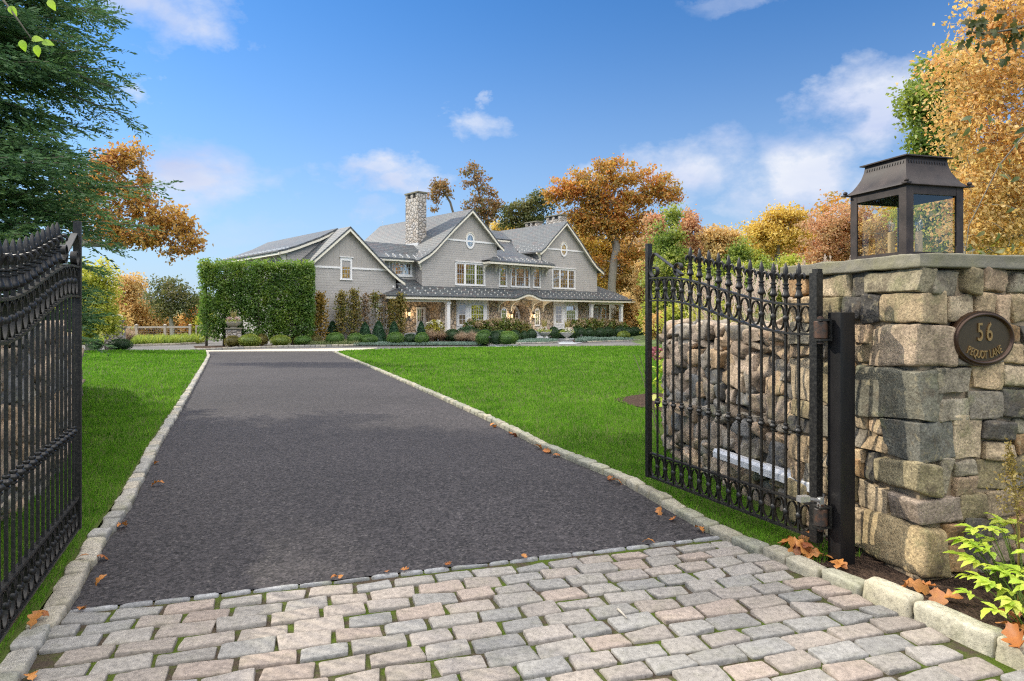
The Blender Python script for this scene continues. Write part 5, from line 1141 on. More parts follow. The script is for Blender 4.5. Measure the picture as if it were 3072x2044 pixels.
for i,(x,y,rx,ry,d,ml) in enumerate(((1610,640,40,40,46,'yg'),(1660,640,34,44,43,'green'),(1710,645,36,48,42,'yg'),(1760,640,36,50,40,'green'),(1815,640,34,50,40,'yg'),(1700,590,30,36,50,'green'),(1850,650,34,44,37,'tan'),(1500,720,26,40,50,'yg'),(1570,730,40,36,40,'yg'),(1640,730,40,40,36,'yg'),(1480,640,22,44,58,'tan'),(1520,745,26,24,42,'tan'))):
    T_('sapling','slender yellow-green sapling among those crowding the rise behind the tall grasses',[(x,800),(x,y+ry),(x,y-ry*.4)],[(x,y-ry*.45,rx*.6,ry*.5),(x,y+ry*.2,rx,ry*.7),(x+rx*.2,y+ry*.8,rx,ry*.6)],d,110,6500,.19,L[ml],BK,.09,60+i,cr=.38,group='saplings on the rise',shell=.55)
for i,(x,yt,w_,d,ml) in enumerate(((1300,575,60,95,'tan'),(1370,560,60,92,'gold'),(1440,560,60,94,'tan'),(1500,560,50,90,'rust'),(1560,560,50,86,'yg'),(1620,565,50,84,'tan'),(1690,560,50,80,'gold'),(1740,575,46,78,'yg'),(1800,560,50,78,'tan'),(1850,565,50,76,'rust'),(1930,530,56,74,'tan'),(2000,520,56,72,'gold'),(2080,520,56,70,'tan'))):
    T_('woodland_tree','autumn tree in the continuous wood closing the view behind the house and gate',[(x,800),(x,700),(x,yt+30)],[(x,yt+15,w_*.8,42),(x-8,yt+110,w_*1.05,60),(x+6,yt+180,w_,50)],d,150,8000,.40,L[ml],BK,.2,140+i,cr=.8,group='wood behind the house',shell=.6)
# far row closing the view right of frame; the house windows mirror it
for i,(x,y,h,ml) in enumerate(((24,30,9,'gold'),(27,37,11,'oak'),(29,45,10,'gold'),(33,53,12,'tan'),(37,60,12,'gold'),(31,66,12,'oak'),(44,70,13,'tan'))):
    zb=float(terr(y))+max(0,min(1,(x-9)/22))*max(0,min(1,(y-6)/18))*2.6
    tree('woodland_tree','autumn woodland tree in the belt far right behind the pillar and beech',(x,y,zb-.2),[(x,y,zb-.2),(x,y,zb+h*.4),(x,y,zb+h*.8)],[((x,y,zb+h*.62),(h*.36,h*.36,h*.36)),((x,y-.5,zb+h*.3),(h*.34,h*.34,h*.26))],130,6500,.34,.6,L[ml],BK,.22,80+i,'trees of the right belt',.75,shell=.5)
# ---------------------------------------------------------------- left side trees
T_('oak_tree','orange and russet oak reaching a long drooping limb out over the left lawn',[(40,800),(60,640),(110,560),(190,560),(270,565),(330,548),(370,545)],
   [(290,360,46,42),(240,390,60,50),(330,410,20,26),(300,450,60,46),(370,500,66,42),(420,530,42,36),(330,545,70,30),(260,520,60,50),(400,575,40,20),(445,560,20,30),(190,470,60,80),(388,606,8,18)],27,560,13500,.155,L['oakmix'],BK,.13,90,cr=.25,dz=.7,shell=.5,twig=.01)
T_('linden_tree','glowing yellow-green tree backlit behind the conifer and left urn pier',[(205,806),(205,700),(215,640)],[(215,650,46,50),(205,720,60,60),(230,740,34,50),(170,680,50,70)],33,220,17000,.16,L['yg'],BK,.18,91,cr=.36,shell=.5)
T_('maple_tree','amber-leaved tree beyond the rail fence, leftmost of the distant trees',[(300,812),(300,740),(302,690)],[(300,660,34,26),(285,690,28,30),(318,700,34,34),(300,740,44,40)],66,190,11000,.27,L['tan'],BK,.16,92,cr=.5,shell=.5,bare=.05)
T_('ash_tree','thin grey-green tree with bare pale limbs beyond the rail fence',[(398,812),(396,760),(392,720),(398,680)],[(385,660,40,20),(415,680,36,24),(365,690,34,24),(440,700,24,24),(395,715,50,24)],62,230,5200,.24,L['olive'],BKp,.2,93,cr=.5,shell=.5,rise=.5,twig=.02)
for i,(x,y,rx,ry,d,ml) in enumerate(((350,745,40,36,68,'tan'),(450,735,24,34,66,'oak'),(420,750,36,26,70,'tan'),(475,750,20,24,64,'yg'),(270,750,24,34,60,'tan'),(330,720,30,30,74,'olive'),(470,700,24,24,76,'olive'))):
    T_('woodland_tree','tawny woodland tree in the hollow beyond the rail fence',[(x,815),(x,y+ry*.3),(x,y-ry*.5)],[(x,y-ry*.4,rx*.8,ry*.5),(x,y+ry*.3,rx,ry*.7)],d,120,5500,.25,L[ml],BK,.12,100+i,cr=.45,group='trees in the hollow',shell=.55)
# conifer by the left gate: whorled drooping boughs with needle sprays
def conifer():
    g_=np.random.default_rng(5); bx,by=-9.6,10.4; root=empty('hemlock_tree',(bx,by,0),0,'big dark green hemlock overhanging the left gate, boughs ragged against the sky','tree')
    b=MB(); b.tube([(0,0,-.1),(.05,0,3),(0,.05,6),(0,0,8.4)],[.24,.18,.1,.02],8); Q=[];T=[]
    nb=0
    for z in np.arange(.5,7.6,.125):
        for _ in range(4):
            a=g_.uniform(-2.0,1.1) if g_.random()<.8 else g_.uniform(-PI,PI); Lb=(4.2-.22*z)*g_.uniform(.55,1.08)
            if z<2.4: Lb=min(Lb,3.1*g_.uniform(.7,1.) if z>1.4 else 2.0)
            up=g_.uniform(-.12,.5); n=9; t=np.linspace(0,1,n); r=t*Lb; P=np.stack([np.cos(a)*r,np.sin(a)*r,z+up*r-.09*r**1.6],1)+np.cumsum(g_.normal(0,.03,(n,3)),0)
            b.tube(P,np.linspace(.035,.006,n),4,cap=False); dirn=unit(P[-1]-P[0]); side=unit(np.cross(dirn,(0,0,1)))
            for f in np.linspace(.16,1,26):
                p=np.array([np.interp(f,t,P[:,k]) for k in range(3)])
                for sg in (-1,1):
                    Lt=(.25+.85*(1-abs(f-.55)*1.1))*g_.uniform(.5,1.1)*(.75 if f<.9 else .6); d=unit(dirn*g_.uniform(.5,1.0)+side*sg*g_.uniform(.5,.95)+np.array((0,0,g_.uniform(-.7,.35)))); d=d.reshape(3)
                    k=int(Lt/.03); q=np.linspace(.05,1,k)[:,None]*Lt; pp=p+d*q+np.array((0,0,-.12))*q**2
                    dd=unit(d+unit(np.cross(d,(0,0,1)))*np.where(np.arange(k)%2,1,-1)[:,None]*1.1+g_.normal(0,.25,(k,3)))
                    Q.append((pp,dd))
    b.build('trunk',BKd,root,smooth=True)
    pp=np.concatenate([q[0] for q in Q]); dd=np.concatenate([q[1] for q in Q]); V=leaf_quads(pp,.10,.30,g_,d=dd); poly_mesh('crown',V,4,L['conifer'],root,np.clip(g_.normal(.45,.25,len(pp)),0,1)); print('needles',len(pp))
conifer()
# ---------------------------------------------------------------- right foreground trees
T_('beech_tree','orange-leaved beech with fine pale twigs close behind the pillar and lantern',[(2440,760),(2430,600),(2400,420),(2380,200),(2370,0),(2360,-120)],
   [(2300,60,110,90),(2270,190,110,90),(2290,330,130,90),(2250,420,110,70),(2330,480,130,90),(2250,540,110,60),(2400,150,120,160),(2230,260,80,70),(2420,400,120,160),(2310,-60,100,80),(2160,150,40,60)],12.5,1150,33000,.09,L['beech'],BKw,.12,120,cr=.27,dz=1.,shell=.55,asp=.55,twig=.0055,rise=.15,bias=(0,0,-.5),nside=4)
T_('oak_tree','green-leaved oak showing behind the left side of the beech crown',[(2230,800),(2225,500),(2215,300)],[(2140,190,44,50),(2120,250,38,46),(2150,320,50,46),(2180,250,60,90),(2200,160,50,50),(2160,380,50,40)],19,260,19000,.13,L['green'],BK,.2,121,cr=.28,shell=.5)
T_('maple_tree','yellow-green maple low behind the lantern roof',[(2160,800),(2160,520),(2160,420)],[(2150,410,60,50),(2190,460,80,70),(2130,500,70,60),(2200,560,90,50)],24,200,15000,.14,L['yg'],BK,.15,122,cr=.32,shell=.5)
# ---------------------------------------------------------------- clipped hornbeam screen
def hedge():
    g_=np.random.default_rng(9); a=np.array((-19.1,40.95)); b_=np.array((-12.8,42.45)); t_=unit((b_-a)[None])[0]; n_=np.array((t_[1],-t_[0])); Ln=np.linalg.norm(b_-a); H0,H1=.75,5.25
    root=empty('hornbeam_hedge',(a[0],a[1],-.42),math.atan2(t_[1],t_[0]),'tall clipped hornbeam screen on bare stems before the garage wing','hedge'); b=MB()
    cl=[]
    for i in range(7):
        s=.25+i*(Ln-.5)/6; b.tube([(s,-.6,-.05),(s+.04,-.6,1.2),(s,-.6,3),(s,-.6,4.9)],[.085,.07,.05,.02],7)
        for z in np.arange(.9,4.9,.13):
            an=g_.uniform(0,2*PI); l=g_.uniform(.3,.75); e=(s+math.cos(an)*l,-.6+math.sin(an)*l*.8,z+g_.uniform(.1,.4)); b.tube([(s,-.6,z),e],[.016,.006],4,cap=False)
    b.build('stem',BKd,root,smooth=True)
    n=66000; s=g_.uniform(-.08,Ln+.08,n); z=np.where(g_.random(n)<.985,g_.uniform(.45,5.18,n),g_.uniform(5.1,5.4,n)); y=g_.uniform(-1.2,0,n)
    f=fbm(np.stack([s*1.5,y*1.5,z*1.5],1),3); lowd=np.clip((z-.35)/.9,0,1)**.5; ed=np.minimum(np.minimum(s+.05,Ln+.05-s),np.minimum(5.18-z,np.minimum(y+1.2,-y))); keep=(g_.random(n)<np.clip((f-.30)*5.,0.12,1))*(g_.random(n)<lowd)*(g_.random(n)<np.where(ed<.3,1,.55))
    # stem columns read through as denser bands
    P=np.stack([s,y,z],1)[keep>0]; P+=g_.normal(0,.05,P.shape); ti=np.clip(g_.uniform(0,.62,len(P))+np.where(P[:,2]>4.85,.3,0)*g_.random(len(P)),0,1)  # top leaves tinted yellower: the sunlit fringe is put into their colour
    poly_mesh('foliage',leaf_quads(P,.15,.62,g_,(0,-.3,-.2)),4,L['hedge'],root,ti)
hedge()
def wallpt(px,b,z=None):
    t=(px-CX)/F; U=np.array((.744,.668)); B=np.array((-.668,.744)); P0=np.array(HO[:2])+b*B; u=(t*P0[1]-P0[0])/(U[0]-t*U[1]); P=P0+u*U; return P
# espaliered small trees against the garage wall
for i,(x0,x1,yt,yb,ml,n,lab,br) in enumerate(((719,754,676,748,'espy',1500,'gold-tinged espalier tree in front of the garage window by the hedge',.0),(772,800,672,752,'espg',1100,'green and orange espalier tree, first of the row right of the gold one',.0),(798,832,667,752,'espg',1300,'green espalier tree, tallest of the row on the garage wall',0),(828,852,676,748,'espb',480,'brown withered espalier tree in the middle of the garage wall row',0),(848,878,676,746,'espg',420,'almost bare espalier tree with leaves only at its tip',.6),(876,892,680,740,'espb',90,'leafless espalier sapling before the right garage window',.9),(889,912,690,756,'espg',700,'thin green-brown espalier tree at the porch corner',0),(908,934,676,760,'espg',1300,'dark green espalier tree beside the porch roof end',0))):
    xc=(x0+x1)/2*.43445; P=wallpt(xc,-1.5); d=P[1]; zt=EYE-(yt*.43445-HY)/F*d; zb=-.42; w_=(x1-x0)*.43445/F*d/2; g_=np.random.default_rng(200+i)
    root=empty('espalier_tree',(P[0],P[1],zb),math.atan2(.668,.744),lab,'tree','espalier trees along the garage wall'); b=MB(); H=zt-zb; b.tube([(0,0,0),(.03,0,H*.4),(0,0,H)],[.04,.03,.01],6)
    for z in np.arange(H*.2,H*.97,.14):
        for sg in (-1,1): b.tube([(0,0,z),(sg*w_*.5,g_.normal(0,.08),z+.16),(sg*w_*g_.uniform(.7,1.),g_.normal(0,.1),z+.3)],[.013,.009,.004],4,cap=False)
    b.build('stem',BKd,root,smooth=True)
    z=H*(.16+.84*g_.random(n)**(.8 if br<.5 else .25)); P2=np.stack([np.clip(g_.normal(0,.52,n),-1.1,1.1)*w_*(1-.45*(z/H)**6),g_.normal(0,.18,n),z+g_.normal(0,.1,n)],1); poly_mesh('foliage',leaf_quads(P2,.16,.6,g_,(0,-.2,-.3)),4,L[ml],root,g_.random(n))
# ---------------------------------------------------------------- clipped shrubs
def ball_mesh(name,mat,n,size,seed,cone=False,core=.86):
    g_=np.random.default_rng(seed); u=unit(g_.normal(0,1,(n,3))); u[:,2]=np.where(u[:,2]<-.75,-u[:,2],u[:,2]); bump=1+.16*(fbm(u*3.3+seed,3)-.5)
    r=(bump*(1-.14*g_.random(n)**2))[:,None]; P=u*r
    if cone:
        h=g_.random(n)**1.25; a=g_.uniform(0,2*PI,n); rad=(1-h)**.62*(1+.22*(fbm(np.stack([np.cos(a)*2,np.sin(a)*2,h*4],1)+seed,3)-.5)); P=np.stack([np.cos(a)*rad,np.sin(a)*rad,h*2-1],1)*(1-.1*g_.random(n)[:,None]**2); u=unit(np.stack([np.cos(a),np.sin(a),.7+0*a],1))
    d=unit(u*1.1+g_.normal(0,.75,(n,3))); V=leaf_quads(P,size,.55,g_,d=d); 
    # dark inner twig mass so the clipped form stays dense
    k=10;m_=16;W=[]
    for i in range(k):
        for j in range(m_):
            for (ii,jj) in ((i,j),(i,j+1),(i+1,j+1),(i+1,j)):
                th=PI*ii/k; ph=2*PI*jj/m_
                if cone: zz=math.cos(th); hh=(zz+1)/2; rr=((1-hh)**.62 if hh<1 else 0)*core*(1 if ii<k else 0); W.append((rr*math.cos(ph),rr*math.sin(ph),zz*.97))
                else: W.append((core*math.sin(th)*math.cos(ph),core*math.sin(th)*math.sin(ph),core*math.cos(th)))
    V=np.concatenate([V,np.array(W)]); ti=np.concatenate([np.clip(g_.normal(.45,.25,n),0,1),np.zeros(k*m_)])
    o=poly_mesh(name,V,4,mat,None,ti); me=o.data; bpy.data.objects.remove(o); return me
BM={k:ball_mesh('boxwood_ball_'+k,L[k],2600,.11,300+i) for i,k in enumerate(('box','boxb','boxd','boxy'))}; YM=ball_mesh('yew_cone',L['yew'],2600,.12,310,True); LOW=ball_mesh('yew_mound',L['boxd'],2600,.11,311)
cam_from=0
def shrub(me,px,pyb,wpx,hpx,label,name='boxwood_shrub',cat='shrub',group='clipped boxwoods in the front bed',d=None,rz=0):
    """photo px (3072 wide): centre, base, width, height"""
    if d is None: p=gP(px,pyb); d=p.y
    x=(px/3-CX)/F*d; zt=EYE-((pyb-hpx)/3-HY)/F*d; zb=min(EYE-(pyb/3-HY)/F*d,float(terr(d))+.04); w_=wpx/3/F*d/2; h=(zt-zb)/2
    o=bpy.data.objects.new(name,me); COL.objects.link(o); o.location=(x,d+w_*.6,zb+h*.92); o.scale=(w_,w_,h); o.rotation_euler=(0,0,rz); tag(o,label,cat,group); return o
K=1/.76725
SH=[(531,800,36,28,'boxb','bronzy boxwood ball tucked against the right urn pier'),(569,800,49,31,'boxy','wide boxwood ball next to the right urn pier, lit yellow-green'),(601,796,26,28,'boxb','brownish boxwood ball behind the wide one by the pier'),(641,799,46,28,'boxy','yellow-green boxwood ball alone right of the hedge stem'),(681,793,32,25,'boxb','brown-tinged boxwood ball under the right end of the hedge, rear left of three'),(693,795,40,22,'box','green boxwood ball in front between two brownish ones'),(723,793,30,24,'boxb','brown-tinged boxwood ball at the foot of the gold espalier'),
(768,792,41,27,'box','neat green boxwood ball below the leftmost yew cone'),(815,792,37,26,'box','boxwood ball left of the pair under the second yew cone'),(838,786,33,20,'boxd','dark boxwood ball showing behind the pair under the second yew cone'),(845,794,42,24,'box','speckled boxwood ball at the right of the pair under the second yew cone'),(908,791,39,27,'box','green boxwood ball under the yew cone nearest the porch corner'),(943,789,34,21,'boxd','dark boxwood ball left of the pair before the side door'),(970,790,32,25,'box','boxwood ball right of the pair before the side door'),
(1113,795,38,35,'box','tall rounded boxwood ball beside the path light'),(1142,792,34,31,'boxd','dark boxwood ball behind the biggest one by the path'),(1166,795,54,33,'box','largest boxwood ball at the corner of the front path')]
for i,(x,y,w_,h,k,lb) in enumerate(SH): shrub(BM[k],x*K,y*K,w_*K,h*K,lb,d=(38.35 if x<580 else 39.2 if x<660 else 40.6)+{2:1.2,4:1.,6:1.,9:.9,12:.5}.get(i,0)+(.6 if x>740 else 0))
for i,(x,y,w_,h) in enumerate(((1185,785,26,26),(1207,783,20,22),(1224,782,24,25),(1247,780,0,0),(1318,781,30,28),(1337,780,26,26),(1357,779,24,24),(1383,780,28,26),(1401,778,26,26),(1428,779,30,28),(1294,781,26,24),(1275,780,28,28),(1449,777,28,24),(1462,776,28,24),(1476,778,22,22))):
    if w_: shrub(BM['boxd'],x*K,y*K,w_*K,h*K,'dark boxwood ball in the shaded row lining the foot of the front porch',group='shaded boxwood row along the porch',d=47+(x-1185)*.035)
for x,y,w_,h,lb in ((1437,784,30,22,'pale variegated shrub ball at the right end of the boxwood row'),): shrub(BM['boxy'],x*K,y*K,w_*K,h*K,lb,'variegated_shrub',group=None)
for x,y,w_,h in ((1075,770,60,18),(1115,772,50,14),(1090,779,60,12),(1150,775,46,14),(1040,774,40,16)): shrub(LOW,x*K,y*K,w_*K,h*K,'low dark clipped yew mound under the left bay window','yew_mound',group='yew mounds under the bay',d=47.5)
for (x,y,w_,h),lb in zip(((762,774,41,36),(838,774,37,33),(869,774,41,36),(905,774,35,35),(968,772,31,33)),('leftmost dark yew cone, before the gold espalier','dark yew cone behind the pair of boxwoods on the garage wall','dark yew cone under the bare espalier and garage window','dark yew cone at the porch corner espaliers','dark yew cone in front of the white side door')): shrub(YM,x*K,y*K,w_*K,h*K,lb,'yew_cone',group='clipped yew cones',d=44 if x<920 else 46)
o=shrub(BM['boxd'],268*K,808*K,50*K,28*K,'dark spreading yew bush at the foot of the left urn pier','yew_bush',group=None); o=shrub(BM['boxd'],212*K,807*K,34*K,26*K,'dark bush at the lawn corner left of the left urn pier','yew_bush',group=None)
# ---------------------------------------------------------------- grasses
def tuft_mesh(name,mat,n,h,spread,seed,w_=.02,plume=0):
    g_=np.random.default_rng(seed); V=[];T=[]
    a=g_.uniform(0,2*PI,n); l=h*g_.uniform(.6,1.1,n); s=spread*g_.random(n)**.7; r0=g_.uniform(0,.12,n)
    k=5; t=np.linspace(0,1,k)
    for i in range(n):
        r=r0[i]+s[i]*t**1.7; z=l[i]*(t-.42*(s[i]/max(spread,.01))*t**2.4); x=r*math.cos(a[i]); y=r*math.sin(a[i]); P=np.stack([x,y,z],1); sd=np.array((-math.sin(a[i]),math.cos(a[i]),0))*w_*.5; ww=np.array([1,.95,.8,.5,.08])[:,None]
        A=P-sd*ww; Bq=P+sd*ww
        for j in range(k-1): V+= [A[j],Bq[j],Bq[j+1],A[j+1]]
        T+= [g_.random()]*(k-1)
    o=poly_mesh(name,np.array(V),4,mat,None,np.array(T)); me=o.data; bpy.data.objects.remove(o); return me
FG=[tuft_mesh('fountain_grass',L['tangrass'],420,.85,.75,400+i,.028) for i in range(2)]
for i,(x,y,sc) in enumerate(((748,788,.9),(792,786,1.0),(872,790,1.1),(888,791,.9),(928,783,1.0),(990,790,1.3),(1014,789,1.25),(1035,786,1.1),(1062,793,1.15),(1086,794,1.2),(1100,795,1.0),(1000,783,1.1))):
    p=gP(x*K,y*K); o=bpy.data.objects.new('fountain_grass',FG[i%2]); COL.objects.link(o); o.location=(p.x,p.y+.6,p.z); o.scale=(sc,)*3; o.rotation_euler=(0,0,i*1.7); tag(o,'dry tan fountain grass clump among the boxwoods of the front bed','grass clump','fountain grasses in the front bed')
p=gD(180,822); o=bpy.data.objects.new('fountain_grass',FG[0]); COL.objects.link(o); o.location=(p.x-.5,p.y-1,p.z); o.scale=(1.3,)*3; tag(o,'pale tan grass clump at the end of the left stone wall','grass clump')
p=gD(330,795); o=bpy.data.objects.new('fountain_grass',FG[1]); COL.objects.link(o); o.location=atD(292,790,40); o.scale=(1.2,)*3; tag(o,'pale tan grass clump just right of the left urn pier','grass clump')
MI=[tuft_mesh('miscanthus',L['misc'],520,2.0,.95,420+i,.016) for i in range(2)]
def plume_mesh(seed):
    g_=np.random.default_rng(seed); V=[];T=[]
    for i in range(11):
        a=g_.uniform(0,2*PI); r=g_.uniform(.1,.75); H=g_.uniform(2.1,2.75); top=np.array((r*math.cos(a),r*math.sin(a),H)); base=np.array((.1*math.cos(a),.1*math.sin(a),1.2)); d=unit((top-base)[None])[0]
        for k in range(60):
            f=k/60; q=top-d*.42*(1-f); dr=unit((d*1.2+g_.normal(0,.34,3)+np.array((.25,0,0))*f)[None])[0]; s=unit(np.cross(dr,g_.normal(0,1,3))[None])[0]*.006; l=.13*(1.2-.7*f); V+= [q-s,q+s,q+dr*l+s*.3,q+dr*l-s*.3]; T.append(g_.random())
        s=np.array((.004,0,0)); V+= [base-s,base+s,top+s,top-s]; T.append(.3)
    o=poly_mesh('plumes',np.array(V),4,L['plume'],None,np.array(T)); me=o.data; bpy.data.objects.remove(o); return me
PM=[plume_mesh(431),plume_mesh(432)]
for i,(x,d,sc) in enumerate(((1600,15,.95),(1640,14,.92),(1690,13.2,.97),(1740,12.4,.92),(1790,11.8,.95),(1835,11.2,.93),(1880,10.6,.95),(1930,10,.92),(1620,17,1.05),(1720,15,1.05),(1820,13.5,1.0),(1900,12,1.0),(1665,12,.8),(1770,10.8,.82))):
    p=atD(x,800,d); z=float(terr(d))+max(0,min(1,(p.x-9)/22))*.5; r=empty('miscanthus_clump',(p.x,d,z-.05),i*1.3,'tall feathery miscanthus clump in the row behind the rubble wall','grass clump','miscanthus row behind the wall'); r.scale=(sc,sc,sc)
    for nm,me in (('blades',MI[i%2]),('plumes',PM[i%2])): o=bpy.data.objects.new(nm,me); COL.objects.link(o); o.parent=r
def scatter(name,poly,den,h,w_,mat,seed,spread=.6,dz=.05):
    g_=np.random.default_rng(seed); P=np.array(poly); lo,hi=P.min(0),P.max(0); n=int((hi[0]-lo[0])*(hi[1]-lo[1])*den); x=g_.uniform(lo[0],hi[0],n); y=g_.uniform(lo[1],hi[1],n); ins=np.zeros(n,bool); m_=len(P)
    for i in range(m_):
        a,b_=P[i],P[(i+1)%m_]; c=((a[1]>y)!=(b_[1]>y))&(x<(b_[0]-a[0])*(y-a[1])/(b_[1]-a[1]+1e-12)+a[0]); ins^=c
    x=x[ins];y=y[ins];n=len(x); f=fbm(np.stack([x*1.3,y*1.3,0*x],1),3); z=terr(y)+dz; a=g_.uniform(0,2*PI,n); hh=h*g_.uniform(.5,1.2,n)*(.5+f); l=hh*spread*g_.random(n)*1.5; th=g_.uniform(0,2*PI,n); b=np.stack([x,y,z],1); d=np.stack([np.cos(th),np.sin(th),0*z],1)*w_/2; tip=b+np.stack([np.cos(a)*l,np.sin(a)*l,hh],1)
    return tag(poly_mesh(name,np.stack([b-d,b+d,tip+d*.5,tip-d*.5],1).reshape(-1,3),4,mat,None,np.clip(f*.6+g_.uniform(-.2,.5,n),0,1)),kind='stuff')
def w2(*pts): return [(gP(*p).x,gP(*p).y) for p in pts]
# ---------------------------------------------------------------- beds and walks
def hw(u,b): return (HO[0]+u*.744-b*.668,HO[1]+u*.668+b*.744)
bk=list(bedk)
bed=[(bk[0][0]+.3,bk[0][1]+.14)]+[(p[0],p[1]+.13) for p in bk[1:5]]+list(w2((1200,1039.6),(1400,1038.5),(1462,1037.5),(1490,1030),(1530,1024),(1600,1016)))+[hw(9.2,-1.3),hw(-2.6,-1.3),hw(-2.6,-.55),hw(-10.4,-.55),(-19.6,40.6)]
struct(sheet_poly('planting_bed',bed,.03,M['mulch']))
bed2=list(w2((1548,1033.5),(1640,1031.5),(1678,1029),(1625,1024)))+[hw(11.6,-2.6)]
struct(sheet_poly('planting_bed',bed2,.03,M['mulch']))
bed3=list(w2((1722,1029),(1765,1028),(1850,1025.5),(1905,1023.5),(1990,1021)))+[(16,53),hw(23,-1.4),hw(13.4,-1.3)]+list(w2((1715,1020),))
struct(sheet_poly('planting_bed',bed3,.03,M['mulch']))
struct(sheet_poly('front_walk',w2((1462,1033),(1490,1030.5),(1560,1033),(1545,1039.5),(1500,1041.5),(1466,1040)),.022,M['bluestone']))
struct(sheet_poly('front_walk',w2((1672,1029.5),(1690,1025),(1760,1026.5),(1725,1033),(1680,1034.2)),.028,M['bluestone']))
b=MB(); q=[gP(*p) for p in ((1597,1019),(1650,1022.5),(1722,1022),(1722,1018.5))]; q=[(p.x,p.y) for p in q]; q2=[hw(11.4,-1.2),hw(9.2,-1.2)]
b.prism([q[0],q[1],q[2],q[3]]+[hw(12.2,-1.5),hw(9.4,-1.5)],lambda a,z,d:(a,z,d-.45),0,.16); struct(b.build('front_step',M['bluestone']))
kerb('bed_kerb',[(p[0],p[1]) for p in bed2[:3]],-1,.16,.12,(.35,.5),17); kerb('bed_kerb',[(p[0],p[1]) for p in bed3[1:5]],-1,.16,.10,(.35,.5),18)
scatter('flowering_groundcover',w2((905,1039.5),(1075,1039.3),(1075,1034),(905,1034.5)),900,.24,.022,L['sedum'],501,.35)
scatter('blue_fescue',w2((1060,1039.5),(1300,1038.8),(1462,1037.8),(1455,1034),(1300,1034.5),(1080,1035.5)),800,.15,.03,L['fescue'],502,.8)
scatter('blue_fescue',w2((1550,1033),(1640,1031.3),(1672,1029),(1650,1025),(1580,1026.5)),800,.2,.03,L['fescue'],503,.8)
scatter('blue_fescue',w2((1726,1028.3),(1850,1025),(1900,1023.3),(1880,1019.5),(1740,1021)),700,.2,.035,L['fescue'],504,.8)
scatter('daylily_edging',[(fk[0][0],fk[0][1]+.2)]+[(p[0],p[1]+.2) for p in fk[1:]]+[(fk[-1][0],fk[-1][1]+1.6),(fk[0][0],fk[0][1]+1.6)],260,.5,.05,L['green'],505,.9)
# ---------------------------------------------------------------- urn piers and urns
urn_prof=[(.10,0),(.15,0),(.15,.03),(.07,.06),(.055,.11),(.07,.14),(.17,.19),(.29,.27),(.345,.35),(.36,.37),(.375,.375),(.375,.405),(.335,.405),(.30,.37),(.0,.36)]
bowl_prof=[(.12,0),(.18,0),(.18,.04),(.14,.05),(.26,.10),(.39,.20),(.445,.31),(.46,.33),(.46,.375),(.41,.375),(.38,.33),(0,.32)]
M['urn']=m_plain('cast_stone',(.44,.40,.33),.9,0,.25,9,.4,.2,.01); M['urnw']=m_plain('pale_cast_stone',(.58,.55,.50),.85,0,.15,9,.3,.2,.01)
fm={}
for k,cols in (('w',[(.70,.68,.55),(.78,.76,.68),(.6,.62,.42)]),('p',[(.55,.3,.3),(.62,.38,.36),(.5,.33,.28)]),('h',[(.42,.36,.2),(.5,.4,.24),(.36,.26,.16),(.48,.46,.28)])): fm[k]=m_leaf('petal_'+k,cols,.3,3.)
def flower_ball(c,r,mat,parent,n=160,seed=0,name='flower_head',size=.06):
    g_=np.random.default_rng(seed); u=unit(g_.normal(0,1,(n,3))); P=np.array(c)+u*r*(1-.25*g_.random((n,1))); return poly_mesh(name,leaf_quads(P,size,.8,g_,d=unit(u+g_.normal(0,.7,(n,3)))),4,mat,parent,g_.random(n))
def planter(loc,prof,mat,lab,seed,s=1.,grp=None):
    r=empty('urn_planter',loc,0,lab,'urn planter',grp); g_=np.random.default_rng(seed); b=MB(); b.lathe([(a*s,z*s) for a,z in prof],(0,0,0),24); b.build('urn',mat,r,smooth=.7)
    R0=prof[-4][0]*s; zt=prof[-4][1]*s
    for i in range(9):
        a=g_.uniform(0,2*PI); q=R0*.75*math.sqrt(g_.random()); flower_ball((q*math.cos(a),q*math.sin(a),zt+.10*s+g_.uniform(0,.06)),.14*s,fm['p'] if i in (2,5) else fm['w'],r,110,seed*20+i)
    n=240; a=g_.uniform(0,2*PI,n); q=R0*g_.uniform(.3,1.05,n); poly_mesh('foliage',leaf_quads(np.stack([q*np.cos(a),q*np.sin(a),zt+g_.uniform(-.03,.1,n)],1),.12*s,.5,g_,(0,0,.3)),4,L['green'],r,g_.random(n))
    n=90; a=g_.uniform(0,2*PI,n); d=unit(np.stack([np.cos(a)*.22,np.sin(a)*.22,1+0*a],1)); poly_mesh('spikes',leaf_quads(np.tile([[0,0,zt]],(n,1))+g_.normal(0,.04,(n,3)),.62*s,.035,g_,d=d),4,L['misc'],r,g_.random(n)); return r
def pier(px,pyb,d,w_,h,lab,ulab,seed):
    x,y=px*.43445,pyb*.43445; X=(x-CX)/F*d; zb=EYE-(y-HY)/F*d; r=empty('urn_pier',(X,d+w_/2,zb),math.radians(22),lab,'stone pier','urn piers flanking the court entrance'); b=MB(); b.rbox((0,0,h/2-.1),I3,(w_/2,w_/2,h/2+.1),.02,16,0,.03,None,seed,3.5); b.build('stonework',M['pierstone'],r,smooth=.7); b=MB(); b.rbox((0,0,h+.04),I3,(w_/2+.06,w_/2+.06,.04),.01,6); b.build('cap_stone',M['cap'],r,smooth=.8)
    planter((X,d+w_/2,zb+h+.08),bowl_prof,M['urn'],ulab,seed,1.)
pier(254,806,35.5,.88,1.18,'fieldstone pier under the planted urn at the left edge of the court','wide stone bowl of white and pink flowers on the left pier',601)
pier(531,803,39.4,.86,1.16,'fieldstone pier under the planted urn in front of the hornbeam screen','wide stone bowl of white and pink flowers on the pier before the hedge',602)
